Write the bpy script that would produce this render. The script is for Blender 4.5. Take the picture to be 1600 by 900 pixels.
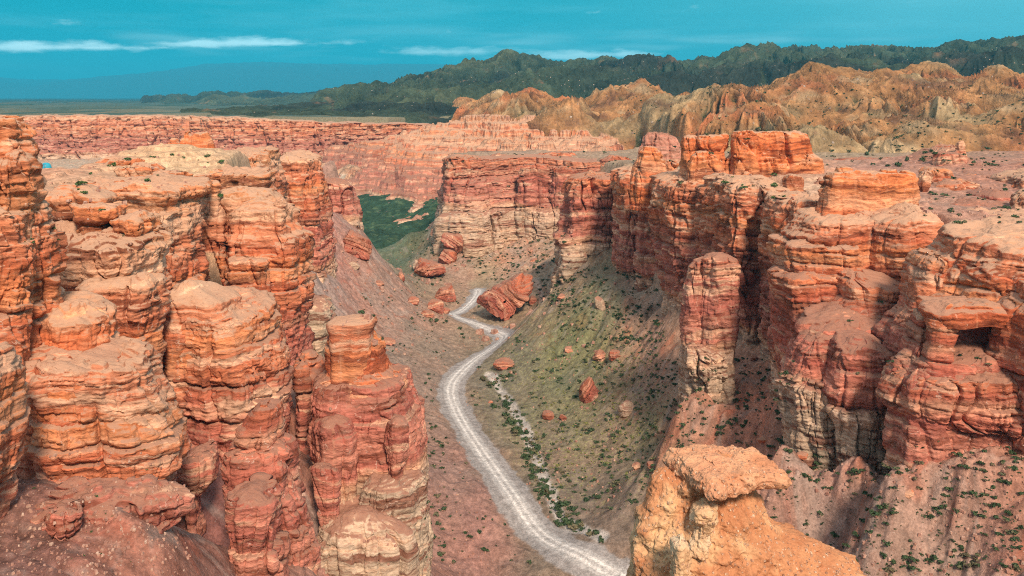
import bpy, math, random
import numpy as np
from mathutils import Vector
for o in list(bpy.data.objects): bpy.data.objects.remove(o)
R = math.radians
C = bpy.context.scene.collection
SC = bpy.context.scene
H = 110.0          # height of the viewpoint above the canyon road, metres
F = 1386.0         # focal length in photograph pixels
HV = 152.0         # row of the horizon

# ------------------------------------------------------------------ camera
cam = bpy.data.cameras.new('camera')
co = bpy.data.objects.new('camera', cam); C.objects.link(co)
co.location = (0, 0, H); co.rotation_euler = (R(90), 0, 0)
cam.sensor_width = 36.0; cam.lens = 36.0 * F / 1600.0
cam.shift_y = -(450.0 - HV) / 1600.0
cam.clip_start = 0.5; cam.clip_end = 120000
SC.camera = co
SC.render.engine = 'CYCLES'
SC.cycles.use_denoising = False
SC.cycles.max_bounces = 5
SC.cycles.diffuse_bounces = 3
SC.cycles.glossy_bounces = 1
SC.cycles.transmission_bounces = 1
SC.cycles.volume_bounces = 0
SC.cycles.pixel_filter_type = 'BLACKMAN_HARRIS'; SC.cycles.filter_width = 1.05
SC.cycles.use_adaptive_sampling = True
SC.cycles.adaptive_threshold = 0.015
vs = SC.view_settings
vs.view_transform = 'Standard'; vs.look = 'None'; vs.exposure = 0.55; vs.gamma = 1; vs.use_curve_mapping = False

# ------------------------------------------------------------------ sun
SUN_EL, SUN_AZ = 40.0, 163.0     # azimuth from +Y clockwise: light comes from behind, to the right
sun = bpy.data.lights.new('sun', 'SUN'); so = bpy.data.objects.new('sun', sun); C.objects.link(so)
sun.energy = 3.7; sun.angle = R(10.0); sun.color = (1.0, 0.81, 0.64)
sd = Vector((math.sin(R(SUN_AZ)) * math.cos(R(SUN_EL)), math.cos(R(SUN_AZ)) * math.cos(R(SUN_EL)), math.sin(R(SUN_EL))))
so.rotation_euler = sd.to_track_quat('Z', 'Y').to_euler()

# ------------------------------------------------------------------ node helpers
class NT:
    def __init__(s, nt): s.nt = nt; nt.nodes.clear()
    def n(s, t, **k):
        nd = s.nt.nodes.new(t)
        for a, b in k.items():
            if a.startswith('i_'): nd.inputs[int(a[2:]) if a[2:].isdigit() else a[2:]].default_value = b
            else: setattr(nd, a, b)
        return nd
    def l(s, a, b): s.nt.links.new(a, b)
    def math(s, op, a, b=None, c=None, clamp=False):
        nd = s.nt.nodes.new('ShaderNodeMath'); nd.operation = op; nd.use_clamp = clamp
        for i, v in enumerate((a, b, c)):
            if v is None: continue
            if isinstance(v, (int, float)): nd.inputs[i].default_value = v
            else: s.l(v, nd.inputs[i])
        return nd.outputs[0]
    def vm(s, op, a, b=None):
        nd = s.nt.nodes.new('ShaderNodeVectorMath'); nd.operation = op
        for i, v in enumerate((a, b)):
            if v is None: continue
            if isinstance(v, (tuple, list)): nd.inputs[i].default_value = v
            else: s.l(v, nd.inputs[i])
        return nd.outputs[0]
    def mix(s, fac, a, b, mode='MIX'):
        nd = s.nt.nodes.new('ShaderNodeMix'); nd.data_type = 'RGBA'; nd.blend_type = mode
        for sock, v in ((nd.inputs[0], fac), (nd.inputs[6], a), (nd.inputs[7], b)):
            if isinstance(v, (int, float)): sock.default_value = v
            elif isinstance(v, (tuple, list)): sock.default_value = (*v[:3], 1)
            else: s.l(v, sock)
        return nd.outputs[2]
    def noise(s, vec, scale, detail=4, rough=0.55, dist=0.0, color=False):
        nd = s.nt.nodes.new('ShaderNodeTexNoise')
        nd.inputs['Scale'].default_value = scale; nd.inputs['Detail'].default_value = detail
        nd.inputs['Roughness'].default_value = rough; nd.inputs['Distortion'].default_value = dist
        if vec is not None: s.l(vec, nd.inputs['Vector'])
        return nd.outputs['Color' if color else 'Fac']
    def ramp(s, fac, stops, interp='LINEAR'):
        nd = s.nt.nodes.new('ShaderNodeValToRGB'); cr = nd.color_ramp; cr.interpolation = interp
        while len(cr.elements) > 1: cr.elements.remove(cr.elements[-1])
        for i, (p, c) in enumerate(stops):
            e = cr.elements[0] if i == 0 else cr.elements.new(p)
            e.position = p; e.color = (*c[:3], 1) if isinstance(c, (tuple, list)) else (c, c, c, 1)
        s.l(fac, nd.inputs[0]); return nd.outputs[0]
    def rng(s, v, a, b, c=0.0, d=1.0, smooth=False):
        nd = s.nt.nodes.new('ShaderNodeMapRange'); nd.interpolation_type = 'SMOOTHSTEP' if smooth else 'LINEAR'
        s.l(v, nd.inputs[0])
        for i, x in enumerate((a, b, c, d)): nd.inputs[i + 1].default_value = x
        return nd.outputs[0]

# ------------------------------------------------------------------ sky
w = bpy.data.worlds.new('World'); SC.world = w; w.use_nodes = True
N = NT(w.node_tree)
tc = N.n('ShaderNodeTexCoord'); sep = N.n('ShaderNodeSeparateXYZ'); N.l(tc.outputs['Generated'], sep.inputs[0])
dx, dy, dz = sep.outputs
sky = N.n('ShaderNodeTexSky'); sky.sky_type = 'NISHITA'; sky.sun_disc = False
sky.sun_elevation = R(SUN_EL); sky.sun_rotation = R(SUN_AZ); sky.altitude = 1000; sky.dust_density = 1.0; sky.ozone_density = 2.0
nish = N.vm('MULTIPLY', sky.outputs[0], (0.10, 0.10, 0.10))
# teal air low over the plain, a pale even cloud deck overhead
low = N.ramp(dz, [(0.0, (0.004, 0.36, 0.50)), (0.03, (0.004, 0.38, 0.49)), (0.06, (0.001, 0.31, 0.41)), (0.11, (0.001, 0.28, 0.36)), (0.3, (0.20, 0.45, 0.55))])
az = N.math('ARCTAN2', dx, dy)
warm = N.math('MULTIPLY', N.rng(az, -0.15, 0.60, 0, 1, True), N.rng(dz, 0.0, 0.12, 0.55, 0.85))
cn = N.noise(tc.outputs['Generated'], 3.0, 5, 0.5)
warm = N.math('MULTIPLY', warm, N.rng(cn, 0.3, 0.7, 0.55, 1.1))
low = N.mix(warm, low, (0.17, 0.52, 0.60))
deck = N.mix(N.noise(tc.outputs['Generated'], 2.2, 6, 0.6), (0.42, 0.45, 0.50), (0.78, 0.76, 0.76))
deck = N.mix(0.25, deck, nish)
col = N.mix(N.rng(dz, 0.14, 0.42, 0, 1, True), low, deck)
# thin streaks of cloud above the far mountains
m1 = N.n('ShaderNodeMapping'); m1.inputs['Scale'].default_value = (17, 17, 60); N.l(tc.outputs['Generated'], m1.inputs[0])
n1 = N.noise(m1.outputs[0], 1.0, 7, 0.60)
m2 = N.n('ShaderNodeMapping'); m2.inputs['Scale'].default_value = (4.0, 4.0, 36); N.l(tc.outputs['Generated'], m2.inputs[0])
n2 = N.noise(m2.outputs[0], 1.0, 3, 0.5)
def band(zc, wd, a0, a1, amp):
    # a streak whose base is flat and whose top is puffy; its centre line climbs slowly with azimuth
    zl = N.math('SUBTRACT', dz, N.math('MULTIPLY_ADD', az, 0.018, zc))
    up = N.rng(zl, wd * 1.2, 0.0, 0, 1); dn = N.rng(zl, -wd * 0.7, 0.0, 0, 1)
    e = N.math('MULTIPLY', up, dn)
    e = N.math('MULTIPLY', e, N.math('MULTIPLY', N.rng(az, a0 - 0.05, a0 + 0.05, 0, 1), N.rng(az, a1 - 0.06, a1 + 0.06, 1, 0)))
    t = N.math('ADD', e, N.math('MULTIPLY', N.math('SUBTRACT', n1, 0.5), 1.9))
    return N.math('MULTIPLY', N.rng(t, 0.28, 1.0, 0, 1, True), amp)
c1 = band(0.0585, 0.0120, -0.58, -0.39, 0.9)
c2 = band(0.0630, 0.0100, -0.39, -0.20, 0.75)
c3 = band(0.0520, 0.0120, -0.14, -0.02, 0.6)
c4 = band(0.0450, 0.0120, -0.02, 0.16, 0.75)
c5 = N.math('MULTIPLY', N.math('MULTIPLY', N.rng(dz, 0.035, 0.05, 0, 1, True), N.rng(dz, 0.085, 0.055, 0, 1, True)), N.rng(n2, 0.48, 0.72, 0, 0.30, True))
cl = N.math('MAXIMUM', N.math('MAXIMUM', c1, c2), N.math('MAXIMUM', c3, c4))
cl = N.math('MAXIMUM', cl, c5, clamp=True)
col = N.mix(cl, col, (1.1, 1.5, 1.55))
mo = N.noise(m2.outputs[0], 0.8, 5, 0.6)
col = N.mix(N.rng(mo, 0.42, 0.75, 0, 0.22, True), col, (0.30, 0.75, 0.85))
bg = N.n('ShaderNodeBackground'); N.l(col, bg.inputs[0]); bg.inputs[1].default_value = 1.0
ow = N.n('ShaderNodeOutputWorld'); N.l(bg.outputs[0], ow.inputs[0])

# ------------------------------------------------------------------ numpy noise
_rs = np.random.RandomState(7)
_PERM = _rs.permutation(1024).astype(np.int32)
_G3 = _rs.normal(size=(1024, 3)).astype(np.float32); _G3 /= np.linalg.norm(_G3, axis=1)[:, None]
def _h3(i, j, k): return _PERM[(_PERM[(_PERM[i & 1023] + j) & 1023] + k) & 1023]
from concurrent.futures import ThreadPoolExecutor
_POOL = ThreadPoolExecutor(4)
def _par(f, args, n):
    if n < 20000: return f(*args)
    cuts = np.linspace(0, n, max(4, n//60000) + 1).astype(int)
    return np.concatenate(list(_POOL.map(lambda ab: f(*[a[ab[0]:ab[1]] for a in args]), zip(cuts[:-1], cuts[1:]))))
def _q(t): return t*t*t*(t*(t*6-15)+10)
def _p3(x, y, z):
    fx, fy, fz = np.floor(x), np.floor(y), np.floor(z)
    xi = fx.astype(np.int32); yi = fy.astype(np.int32); zi = fz.astype(np.int32)
    xf = x - fx; yf = y - fy; zf = z - fz; u, v, ww = _q(xf), _q(yf), _q(zf); r = []
    for a in (0, 1):
        pa = _PERM[(xi + a) & 1023]
        for b in (0, 1):
            pb = _PERM[(pa + yi + b) & 1023]
            g0 = _G3[_PERM[(pb + zi) & 1023]]; g1 = _G3[_PERM[(pb + zi + 1) & 1023]]
            d0 = g0[:, 0]*(xf-a) + g0[:, 1]*(yf-b) + g0[:, 2]*zf; d1 = g1[:, 0]*(xf-a) + g1[:, 1]*(yf-b) + g1[:, 2]*(zf-1)
            r.append(d0 + ww*(d1-d0))
    e = r[0] + v*(r[1]-r[0]); f = r[2] + v*(r[3]-r[2])
    return (e + u*(f-e))*np.float32(1.6)
def _p2(x, y):
    fx, fy = np.floor(x), np.floor(y); xi = fx.astype(np.int32); yi = fy.astype(np.int32)
    xf = x - fx; yf = y - fy; u, v = _q(xf), _q(yf); r = []
    for a in (0, 1):
        pa = _PERM[(xi + a) & 1023]
        for b in (0, 1):
            g = _G2[_PERM[(pa + yi + b) & 1023]]; r.append(g[:, 0]*(xf-a) + g[:, 1]*(yf-b))
    e = r[0] + v*(r[1]-r[0]); f = r[2] + v*(r[3]-r[2])
    return (e + u*(f-e))*np.float32(1.5)
_G2 = _rs.normal(size=(1024, 2)).astype(np.float32); _G2 /= np.linalg.norm(_G2, axis=1)[:, None]
def perlin(x, y, z=None):
    if z is None:
        x, y = np.broadcast_arrays(np.asarray(x, np.float32), np.asarray(y, np.float32))
        return _par(_p2, (x.ravel(), y.ravel()), x.size).reshape(x.shape)
    x, y, z = np.broadcast_arrays(np.asarray(x, np.float32), np.asarray(y, np.float32), np.asarray(z, np.float32))
    return _par(_p3, (x.ravel(), y.ravel(), z.ravel()), x.size).reshape(x.shape)
def fbm(x, y, z=None, o=4, lac=2.03, g=0.5):
    s = 0; a = 1.0
    for i in range(o):
        s = s + a * perlin(x + 13.1*i, y + 7.7*i, None if z is None else z + 3.3*i)
        x = x*lac; y = y*lac; z = None if z is None else z*lac; a *= g
    return s
def ridged(x, y, z=None, o=4, lac=2.07, g=0.5):
    s = 0; a = 1.0
    for i in range(o):
        s = s + a * (1 - 2*np.abs(perlin(x + 11.3*i, y + 5.1*i, None if z is None else z + 2.9*i)))
        x = x*lac; y = y*lac; z = None if z is None else z*lac; a *= g
    return s
def _wl(x, y, sd):
    fx, fy = np.floor(x), np.floor(y); xi = fx.astype(np.int32); yi = fy.astype(np.int32); x = x - fx; y = y - fy
    f1 = np.full(x.shape, 9.0, np.float32); f2 = f1.copy(); cid = np.zeros(x.shape, np.int32)
    for a in (-1, 0, 1):
        pa = _PERM[(xi + a + sd) & 1023]
        for b in (-1, 0, 1):
            h = _PERM[(pa + yi + b) & 1023]; g = _G2[h]
            d = (a + 0.5 + 0.42*g[:, 0] - x)**2 + (b + 0.5 + 0.42*g[:, 1] - y)**2
            m = d < f1
            f2 = np.where(m, f1, np.minimum(f2, d)); cid = np.where(m, h, cid); f1 = np.where(m, d, f1)
    return np.stack([np.sqrt(f1), np.sqrt(f2), cid.astype(np.float32)], -1)
def worley(x, y, seed=0):
    x, y = np.broadcast_arrays(np.asarray(x, np.float32), np.asarray(y, np.float32))
    r = _par(lambda a, b: _wl(a, b, seed*131), (x.ravel(), y.ravel()), x.size).reshape(x.shape + (3,))
    return r[..., 0], r[..., 1], r[..., 2].astype(np.int32)
def sstep(a, b, x):
    t = np.clip((x - a) / (b - a), 0, 1); return t*t*(3-2*t)

# strata: one table of hard and soft beds for the whole canyon
_z = np.arange(-60, 200, 0.05)
def _beds(rs, tmin, tmax, notch, deep=0.3):
    out = np.zeros_like(_z); idx = np.zeros_like(_z); z = -60.0; n = 0
    while z < 200:
        t = rs.uniform(tmin, tmax)*(2.2 if rs.rand() < 0.18 else 1); p = rs.uniform(-1, 1)
        m = (_z >= z) & (_z < z + t); q = (_z[m] - z) / t
        out[m] += p * 0.55 + 0.30 * (q - 0.5) + 0.15*(1 - (2*q - 1)**4)
        w_ = rs.uniform(0.10, 0.30)*min(t, 1.6); dn = notch*(rs.uniform(.7, 1.3) if rs.rand() < deep else rs.uniform(0, .25))
        out -= dn*np.exp(-((_z - z)/w_)**2)
        idx[m] = n; n += 1; z += t
    k = np.ones(3) / 3
    return np.convolve(out, k, 'same').astype(np.float32), idx.astype(np.int32)
_brs = np.random.RandomState(21)
(BED_A, IDX_A), (BED_B, IDX_B), (BED_C, _) = _beds(_brs, 2.4, 7.0, 1.3, .45), _beds(_brs, 0.7, 2.0, 1.1, .35), _beds(_brs, 0.25, 0.6, 0.8)
def bed(T, z): return np.interp(z, _z, T).astype(np.float32)

def rockdisp(x, y, z, k=1.0, kc=1.0, fine=True, sz=0.0):
    """outward offset in metres of a rock face at a point"""
    zw = z + sz + 1.8 * perlin(x/70, y/70) + 0.8 * perlin(x/17, y/17 + 4) + 0.35*perlin(x/4.5, y/4.5)
    m = 0.6 + 1.5 * perlin(x/13, y/13, z/8)
    d = 1.05 * bed(BED_A, zw) * np.clip(m, 0.0, 1.8) + 0.52 * bed(BED_B, zw) * np.clip(0.5 + 1.7*perlin(x/7, y/7, z/3.0), 0, 1.8) + 0.13 * bed(BED_C, zw) * np.clip(.6 + 1.6*perlin(x/4, y/4, z/2), 0, 2)
    wx = x + 1.7*perlin(x/6, y/6, z/8) + 0.05*z; wy = y + 1.7*perlin(x/6 + 9, y/6, z/8)
    s = 9.5 * k
    f1, f2, c1 = worley(wx/s, wy/s)
    kk = min(k, 1.6)
    d += kc * kk * (1.3 * (0.45 - f1) + 2.0*((c1 & 255)/255.0 - 0.5)*sstep(0, .12, f2 - f1))
    msk = sstep(-0.35, 0.15, perlin(x/14, y/14, z/16 + 5))
    d -= kc * 2.3 * np.exp(-((f2 - f1) / 0.05)**2) * msk
    # every thick bed is jointed into its own blocks
    ib = IDX_B[np.clip(((zw + 60)/0.05).astype(int), 0, len(IDX_B)-1)]; ia = IDX_A[np.clip(((zw + 60)/0.05).astype(int), 0, len(IDX_A)-1)]
    f1, f2, c1 = worley(wx/(s*0.36) + ia*7.3, wy/(s*0.36) + ia*3.1, 3)
    msk = sstep(-0.1, 0.3, perlin(x/9 + 3, y/9, z/6))
    d += 1.2 * kc * ((c1 & 255)/255.0 - 0.5)*sstep(0, .1, f2-f1) - 0.9 * kc * np.exp(-((f2 - f1) / 0.06)**2) * msk
    if fine:
        f1, f2, c1 = worley(wx/1.5 + ib*5.7, wy/1.5 + ib*2.3, 9)
        d += 0.42 * ((c1 & 255)/255.0 - 0.5) - 0.22*np.exp(-((f2 - f1) / 0.10)**2)*msk
    d += 1.3 * fbm(x/9, y/9, z/12, 3)
    if fine: d += 0.30 * fbm(x/2.6, y/2.6, z/0.8, 3, g=0.62) - 0.26*np.clip(ridged(x/3.0, y/3.0, z/4.0, 2), 0, 2)
    return d

# ------------------------------------------------------------------ mesh helpers
def obj_from(name, co_, quads, mat, attrs=None, parent=None, smooth=True, col=None, origin=True):
    me = bpy.data.meshes.new(name)
    co_ = np.asarray(co_, np.float64).reshape(-1, 3); quads = np.asarray(quads, np.int32)
    org = np.array([(co_[:, 0].min() + co_[:, 0].max())/2, (co_[:, 1].min() + co_[:, 1].max())/2, co_[:, 2].min()]) if origin else np.zeros(3)
    co_ = (co_ - org).astype(np.float32)
    me.vertices.add(len(co_)); me.vertices.foreach_set('co', co_.ravel())
    k = quads.shape[1]
    me.loops.add(quads.size); me.loops.foreach_set('vertex_index', quads.ravel())
    me.polygons.add(len(quads)); me.polygons.foreach_set('loop_start', np.arange(0, quads.size, k, dtype=np.int32))
    me.polygons.foreach_set('use_smooth', np.full(len(quads), smooth))
    for n_, a in (attrs or {}).items():
        at = me.attributes.new(n_, 'FLOAT', 'POINT'); at.data.foreach_set('value', np.asarray(a, np.float32).ravel())
    if col is not None:
        at = me.attributes.new('Col', 'FLOAT_COLOR', 'POINT')
        c4 = np.ones((len(co_), 4), np.float32); c4[:, :3] = col.reshape(-1, 3); at.data.foreach_set('color', c4.ravel())
    me.materials.append(mat); me.update(); me.validate(verbose=False)
    o = bpy.data.objects.new(name, me); C.objects.link(o)
    o.location = org
    if parent is not None:
        o.parent = parent; o.location = Vector(org) - parent.location
    return o
def thing(name, label, cat, loc, group=None):
    t = bpy.data.objects.new(name, None); C.objects.link(t); t.location = loc
    return tag(t, label, cat, group)
def gridquads(nr, nc, wrap=False):
    i = np.arange(nr - 1)[:, None]; j = np.arange(nc if wrap else nc - 1)[None, :]
    j2 = (j + 1) % nc
    q = np.stack([i*nc + j, i*nc + j2, (i+1)*nc + j2, (i+1)*nc + j], -1)
    return q.reshape(-1, 4)
def tag(o, label=None, cat=None, group=None, kind=None):
    if label: o['label'] = label
    if cat: o['category'] = cat; o['kind'] = 'thing'
    if group: o['group'] = group
    if kind: o['kind'] = kind
    return o
def Z(v, Y): return H - (v - HV) * Y / F
def X(u, Y): return (u - 800.0) / F * Y
# ------------------------------------------------------------------ terrain heights
ROADPX = [(1040,935),(985,898),(900,862),(850,825),(805,778),(775,735),(742,690),(718,650),(704,615),(712,590),(740,563),(772,545),(788,528),
          (776,515),(745,506),(715,499),(706,490),(724,477),(744,463),(746,451),(732,441),(700,436)]
def catmull(P, n=8):
    P = np.asarray(P, float); Q = np.vstack([2*P[0]-P[1], P, 2*P[-1]-P[-2]]); out = []
    for i in range(1, len(Q)-2):
        for t in np.linspace(0, 1, n, endpoint=False):
            out.append(0.5*((2*Q[i]) + (-Q[i-1]+Q[i+1])*t + (2*Q[i-1]-5*Q[i]+4*Q[i+1]-Q[i+2])*t*t + (-Q[i-1]+3*Q[i]-3*Q[i+1]+Q[i+2])*t**3))
    out.append(Q[-2]); return np.array(out)
def flat(px, z=0.0):
    o = []
    for u, v in px:
        Y = (H - z) * F / (v - HV); o.append((X(u, Y), Y))
    return np.array(o)
ROAD = catmull(flat(ROADPX), 3)
WASH = catmull(flat([(764,588),(785,612),(806,645),(828,690),(842,725),(858,760),(872,792),(905,822),(940,846)]), 4)
TRACK = catmull(flat([(790,522),(830,505),(846,480),(838,462)], 6.0), 4)

VAL = [(u, v, 0.0) for u, v in ROADPX[:20:2]] + [(735,441,0.5),
 (900,500,20),(885,425,28),(900,560,10),(900,640,3),(900,720,0),(850,640,1),(880,700,.5),(950,800,.5),(985,650,10),(1040,640,19),
 (1000,550,21),(1040,500,33),(960,440,34),(850,480,9),(1050,700,11),(1000,700,7),
 (1330,692,37.5),(1450,706,43.5),(1500,714,43.5),(1600,720,43.5),(1300,750,29),(1250,800,19),(1300,890,15),(1450,800,33),(1600,800,38),(1600,890,34),(1450,890,26),(1240,722,31),(1150,800,8),(1180,560,33),(1200,645,33),(1140,600,31),(1068,600,33.4),(1110,612,30.5),(1130,640,26),(1225,690,37.5),(1400,692,45.7),(1380,760,29),(480,870,46),(455,890,46),(415,700,44),(1000,432,36),
 (660,880,0),(670,800,1),(670,700,2),(650,640,3),(620,600,6),(600,560,9),(540,480,22),(500,480,27),(600,500,12),(560,420,30),(500,400,40),
 (485,352,54),(568,365,41),(620,430,14),(650,470,3),(600,405,22),(640,417,3),
 (700,372,19.5),(760,372,20),(830,372,21),(880,370,24),(760,402,11),(820,422,9),(870,400,24),(700,400,11),(665,385,14),(650,352,22),(690,338,25),(650,430,1.5),(690,425,5),
 (100,735,65),(100,800,64),(200,880,62),(30,890,64),(240,800,62.5),(262,860,61),(20,800,65),(330,800,45),(330,890,40),(470,700,48),(520,850,34),(560,830,32),(480,600,48)]
VALW = [(-75,570,2),(-64,590,8),(-58,620,12),(-8,165,4),(-4,140,5),(0,100,8),(20,150,3),(40,175,3),(40,120,10),(80,100,28),(110,130,36),(150,150,45),(0,50,20),(60,40,30),(-60,40,40),(-26,100,34),(-24,80,30),(-40,135,38),(-80,70,64),(-50,80,64.5),(-40,82,63.5),(-60,62,60),(-60,88,65),(-36,90,62),(-130,90,62),
 (-60,620,-6),(-80,690,-19),(-150,700,-16),(-60,760,-19),(0,700,-5),(-250,650,5),(-200,520,20),(-150,900,-10),(-400,900,28),(-600,1100,32),(0,950,20),(0,1200,30),(-300,1090,31),
 (100,600,36),(180,500,40),(300,700,55),(200,800,58),(600,900,60),(0,1500,60),(-140,600,5),(-110,560,18),(-40,640,16)]
PLA = [(-126,240,88),(-126,212,90.5),(-150,225,88),(-100,250,96.5),(-86,252,95.5),(-107,200,93.5),(-88,230,90.5),(-82,165,89.5),(-70,158,87),(-75,300,87.5),(-62,215,85),(-120,300,84),(-130,400,80),(-250,300,84),(-250,150,90),(-140,150,94),(-105,128,90),(-88,368,83),
 (-45,250,84),(-50,340,82),(-85,470,76),(-250,500,82),(-150,600,76),
 (0,595,68.5),(50,585,69.5),(-40,600,67),(80,560,71),(28,430,72),(43,385,75.5),(55,345,79.5),(74,300,82),(74,270,82),(100,290,82.3),(78,320,83.5),(120,330,84),(100,245,81),(150,235,79),(140,350,80),(190,385,84),(230,400,77),(180,280,77),
 (110,205,78),(160,190,76),(250,300,80),(0,600,70),(150,600,70),(500,600,75),(120,160,72)]
def tps_fit(P, lam=2.0):
    P = np.array(P, float); n = len(P); d = np.hypot(P[:, 0][:, None]-P[:, 0], P[:, 1][:, None]-P[:, 1])
    K = np.where(d > 0, d*d*np.log(np.maximum(d, 1e-9)), 0) / 100.0 + lam*np.eye(n)*0.2
    A = np.zeros((n+3, n+3)); A[:n, :n] = K; A[:n, n] = 1; A[:n, n+1:] = P[:, :2]; A[n:, :n] = A[:n, n:].T
    wv = np.linalg.solve(A, np.concatenate([P[:, 2], np.zeros(3)]))
    return P[:, :2], wv
def tps(T, x, y):
    P, wv = T; s = (wv[-3] + wv[-2]*x + wv[-1]*y)
    for (a, b), c in zip(P, wv[:-3]):
        r2 = (x-a)**2 + (y-b)**2 + 1e-6
        s = s + c * 0.005 * r2 * np.log(r2)
    return s
_v = []
for u, v, z in VAL:
    Y = (H - z) * F / (v - HV); _v.append((X(u, Y), Y, z))
_v += [(X(u, Y), Y, z) for u, Y, z in [(1090,236,34),(1112,234,32.5),(1225,191,37),(1262,189,37.5),(1345,183,39.5),(1300,186,38)]]
TV = tps_fit(_v + VALW, 1.0); TP = tps_fit(PLA, 1.0)
def fanpoly(P): return np.array([(X(u, Y), Y) for u, Y in P])
POLY_L = fanpoly([(-900,150),(0,150),(110,156),(240,190),(325,226),(395,242),(425,290),(430,385),(490,455),(545,462),(540,492),(400,425),(380,325),(300,292),(200,276),(80,238),(-100,216),(-900,210)])
POLY_R = fanpoly([(700,600),(800,602),(885,588),(960,540),(930,440),(960,400),(1030,345),(1095,300),(1200,300),(1235,245),(1400,228),(1500,205),(1640,195),(2600,190),(2600,760),(1000,690),(950,640),(690,640)])
POLY_F = np.array([(-6000,1200),(-700,1190),(-560,1175),(-300,1150),(-160,1190),(-120,1300),(100,1400),(3000,1500),(60000,30000),(60000,90000),(-60000,90000),(-60000,20000)], float)
def sdpoly(P, x, y):
    d = np.full(x.shape, 1e18); ins = np.zeros(x.shape, bool); n = len(P)
    for i in range(n):
        ax, ay = P[i]; bx, by = P[(i+1) % n]; ex, ey = bx-ax, by-ay
        t = np.clip(((x-ax)*ex + (y-ay)*ey) / (ex*ex+ey*ey), 0, 1)
        d = np.minimum(d, (x-ax-t*ex)**2 + (y-ay-t*ey)**2)
        c = ((ay > y) != (by > y)) & (x < (bx-ax) * (y-ay) / (by-ay + 1e-12) + ax)
        ins ^= c
    d = np.sqrt(d); return np.where(ins, d, -d)
def dline(L, x, y):
    d = np.full(x.shape, 1e9)
    for (ax, ay), (bx, by) in zip(L[:-1], L[1:]):
        ex, ey = bx-ax, by-ay
        t = np.clip(((x-ax)*ex + (y-ay)*ey) / (ex*ex+ey*ey + 1e-9), 0, 1)
        d = np.minimum(d, (x-ax-t*ex)**2 + (y-ay-t*ey)**2)
    return np.sqrt(d)
def roadx(y): return np.interp(y, ROAD[:, 1], ROAD[:, 0])
def base_heights(x, y):
    zv = np.full(x.shape, 30.0); near = (y < 1700) & (np.abs(x) < 1500)
    zp = np.full(x.shape, 80.0)
    zv[near] = np.clip(tps(TV, x[near], y[near]), -22, 70)
    zp[near] = np.clip(tps(TP, x[near], y[near]), 66, 97)
    return zv, zp
def terr(x, y, fine=True, info=False, pre=None):
    x = np.asarray(x, float); y = np.asarray(y, float); sh = x.shape; x = x.ravel(); y = y.ravel()
    zv, zp = base_heights(x, y) if pre is None else (pre[0].ravel(), pre[1].ravel())
    sl = sdpoly(POLY_L, x, y); sr = sdpoly(POLY_R, x, y)
    m = np.maximum(sstep(-1, 8, sl), sstep(-1, 8, sr))
    dr = np.full(x.shape, 99.0); dwash = dr.copy(); b = (y > 180) & (y < 545) & (np.abs(x) < 90)
    dr[b] = dline(ROAD, x[b], y[b]); dwash[b] = dline(WASH, x[b], y[b])
    if fine:
        side = np.where(x > roadx(y) + 4, 1.0, -1.0)
        # gullies run down the slopes
        ac = np.where(side > 0, 0.62*x - 0.78*y, 0.25*x + 0.97*y); al = np.where(side > 0, 0.78*x + 0.62*y, -0.97*x + 0.25*y)
        ac = ac + 2.5*perlin(x/22, y/22)
        am = sstep(3, 16, zv) * (0.5 + 0.8*np.clip(perlin(x/50, y/50) + 0.4, 0, 1.5))
        gl = -np.clip(ridged(ac/13, al/70, None, 2) - 0.25, 0, 2)*1.5 - 0.55*np.clip(ridged(ac/4.2 + .4*perlin(x/5, y/5), al/18, None, 2), 0, 2)
        br = sstep(150, 60, np.hypot(x - 85, y - 165))
        gl = gl - br*1.1*np.clip(ridged(ac/8 + 3 + .5*perlin(x/9, y/9), al/30, None, 3), 0, 2)
        zv = zv + am*gl*np.where(side > 0, 1.5, 1.0) + 1.1*fbm(x/26, y/26, None, 3)*sstep(6, 16, dr) + 0.30*fbm(x/4, y/4, None, 3)*sstep(4.5, 8, dr)
        bank = 0.9*fbm(x/6 + 3, y/6, None, 2)
        zv = np.where(b, zv + (0.7 + bank*0.6)*sstep(5.0, 8.5, dr + 1.2*perlin(x/5, y/5)) - 0.6*sstep(2.2, .6, dwash + 0.5*perlin(x/3, y/3)), zv)
        q_ = (zp + 1.3*fbm(x/24, y/24, None, 3) + .35*fbm(x/5, y/5, None, 2))/1.3; fl_ = np.floor(q_); fr_ = q_ - fl_
        zp = (fl_ + .45*fr_ + .55*sstep(.72, .9, fr_))*1.3 + 0.10*fbm(x/2.4, y/2.4, None, 3)
    zf = 84 + 3*fbm(x/1400, y/1400, None, 2)
    mf = np.zeros(x.shape); fs = y > 1000
    mf[fs] = sstep(-1, 14, sdpoly(POLY_F, x[fs], y[fs]))
    # shallow gullies that eat back into the plain behind the far wall
    if fine:
        g = np.clip(ridged(x/160 + 0.4*perlin(x/90, y/200), y/900, None, 4) - 0.1, 0, 2)
        zf = zf - 9*g*sstep(14000, 2500, y)*sstep(1100, 1500, y)
    z = zv*(1-m) + zp*m
    z = z*(1-mf) + zf*mf
    wob = 2.5*fbm(x/8 + 5, y/8, None, 3) if fine else 0
    cone = 108.2 - np.maximum(0, np.hypot(x, y + 3) + wob - 4.5)*1.9
    z = np.maximum(z, np.minimum(cone, 108.2))
    back = 100 + 0*x - np.maximum(0, np.abs(x) * 0.02)
    z = np.where(y < -3, np.maximum(z, back*sstep(-3, -25, y) + z*(1-sstep(-3, -25, y))), z)
    if info: return z.reshape(sh), dict(m=m.reshape(sh), mf=mf.reshape(sh), dr=dr.reshape(sh), dw=dwash.reshape(sh), sl=sl.reshape(sh), sr=sr.reshape(sh), zv=zv.reshape(sh))
    return z.reshape(sh)
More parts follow.
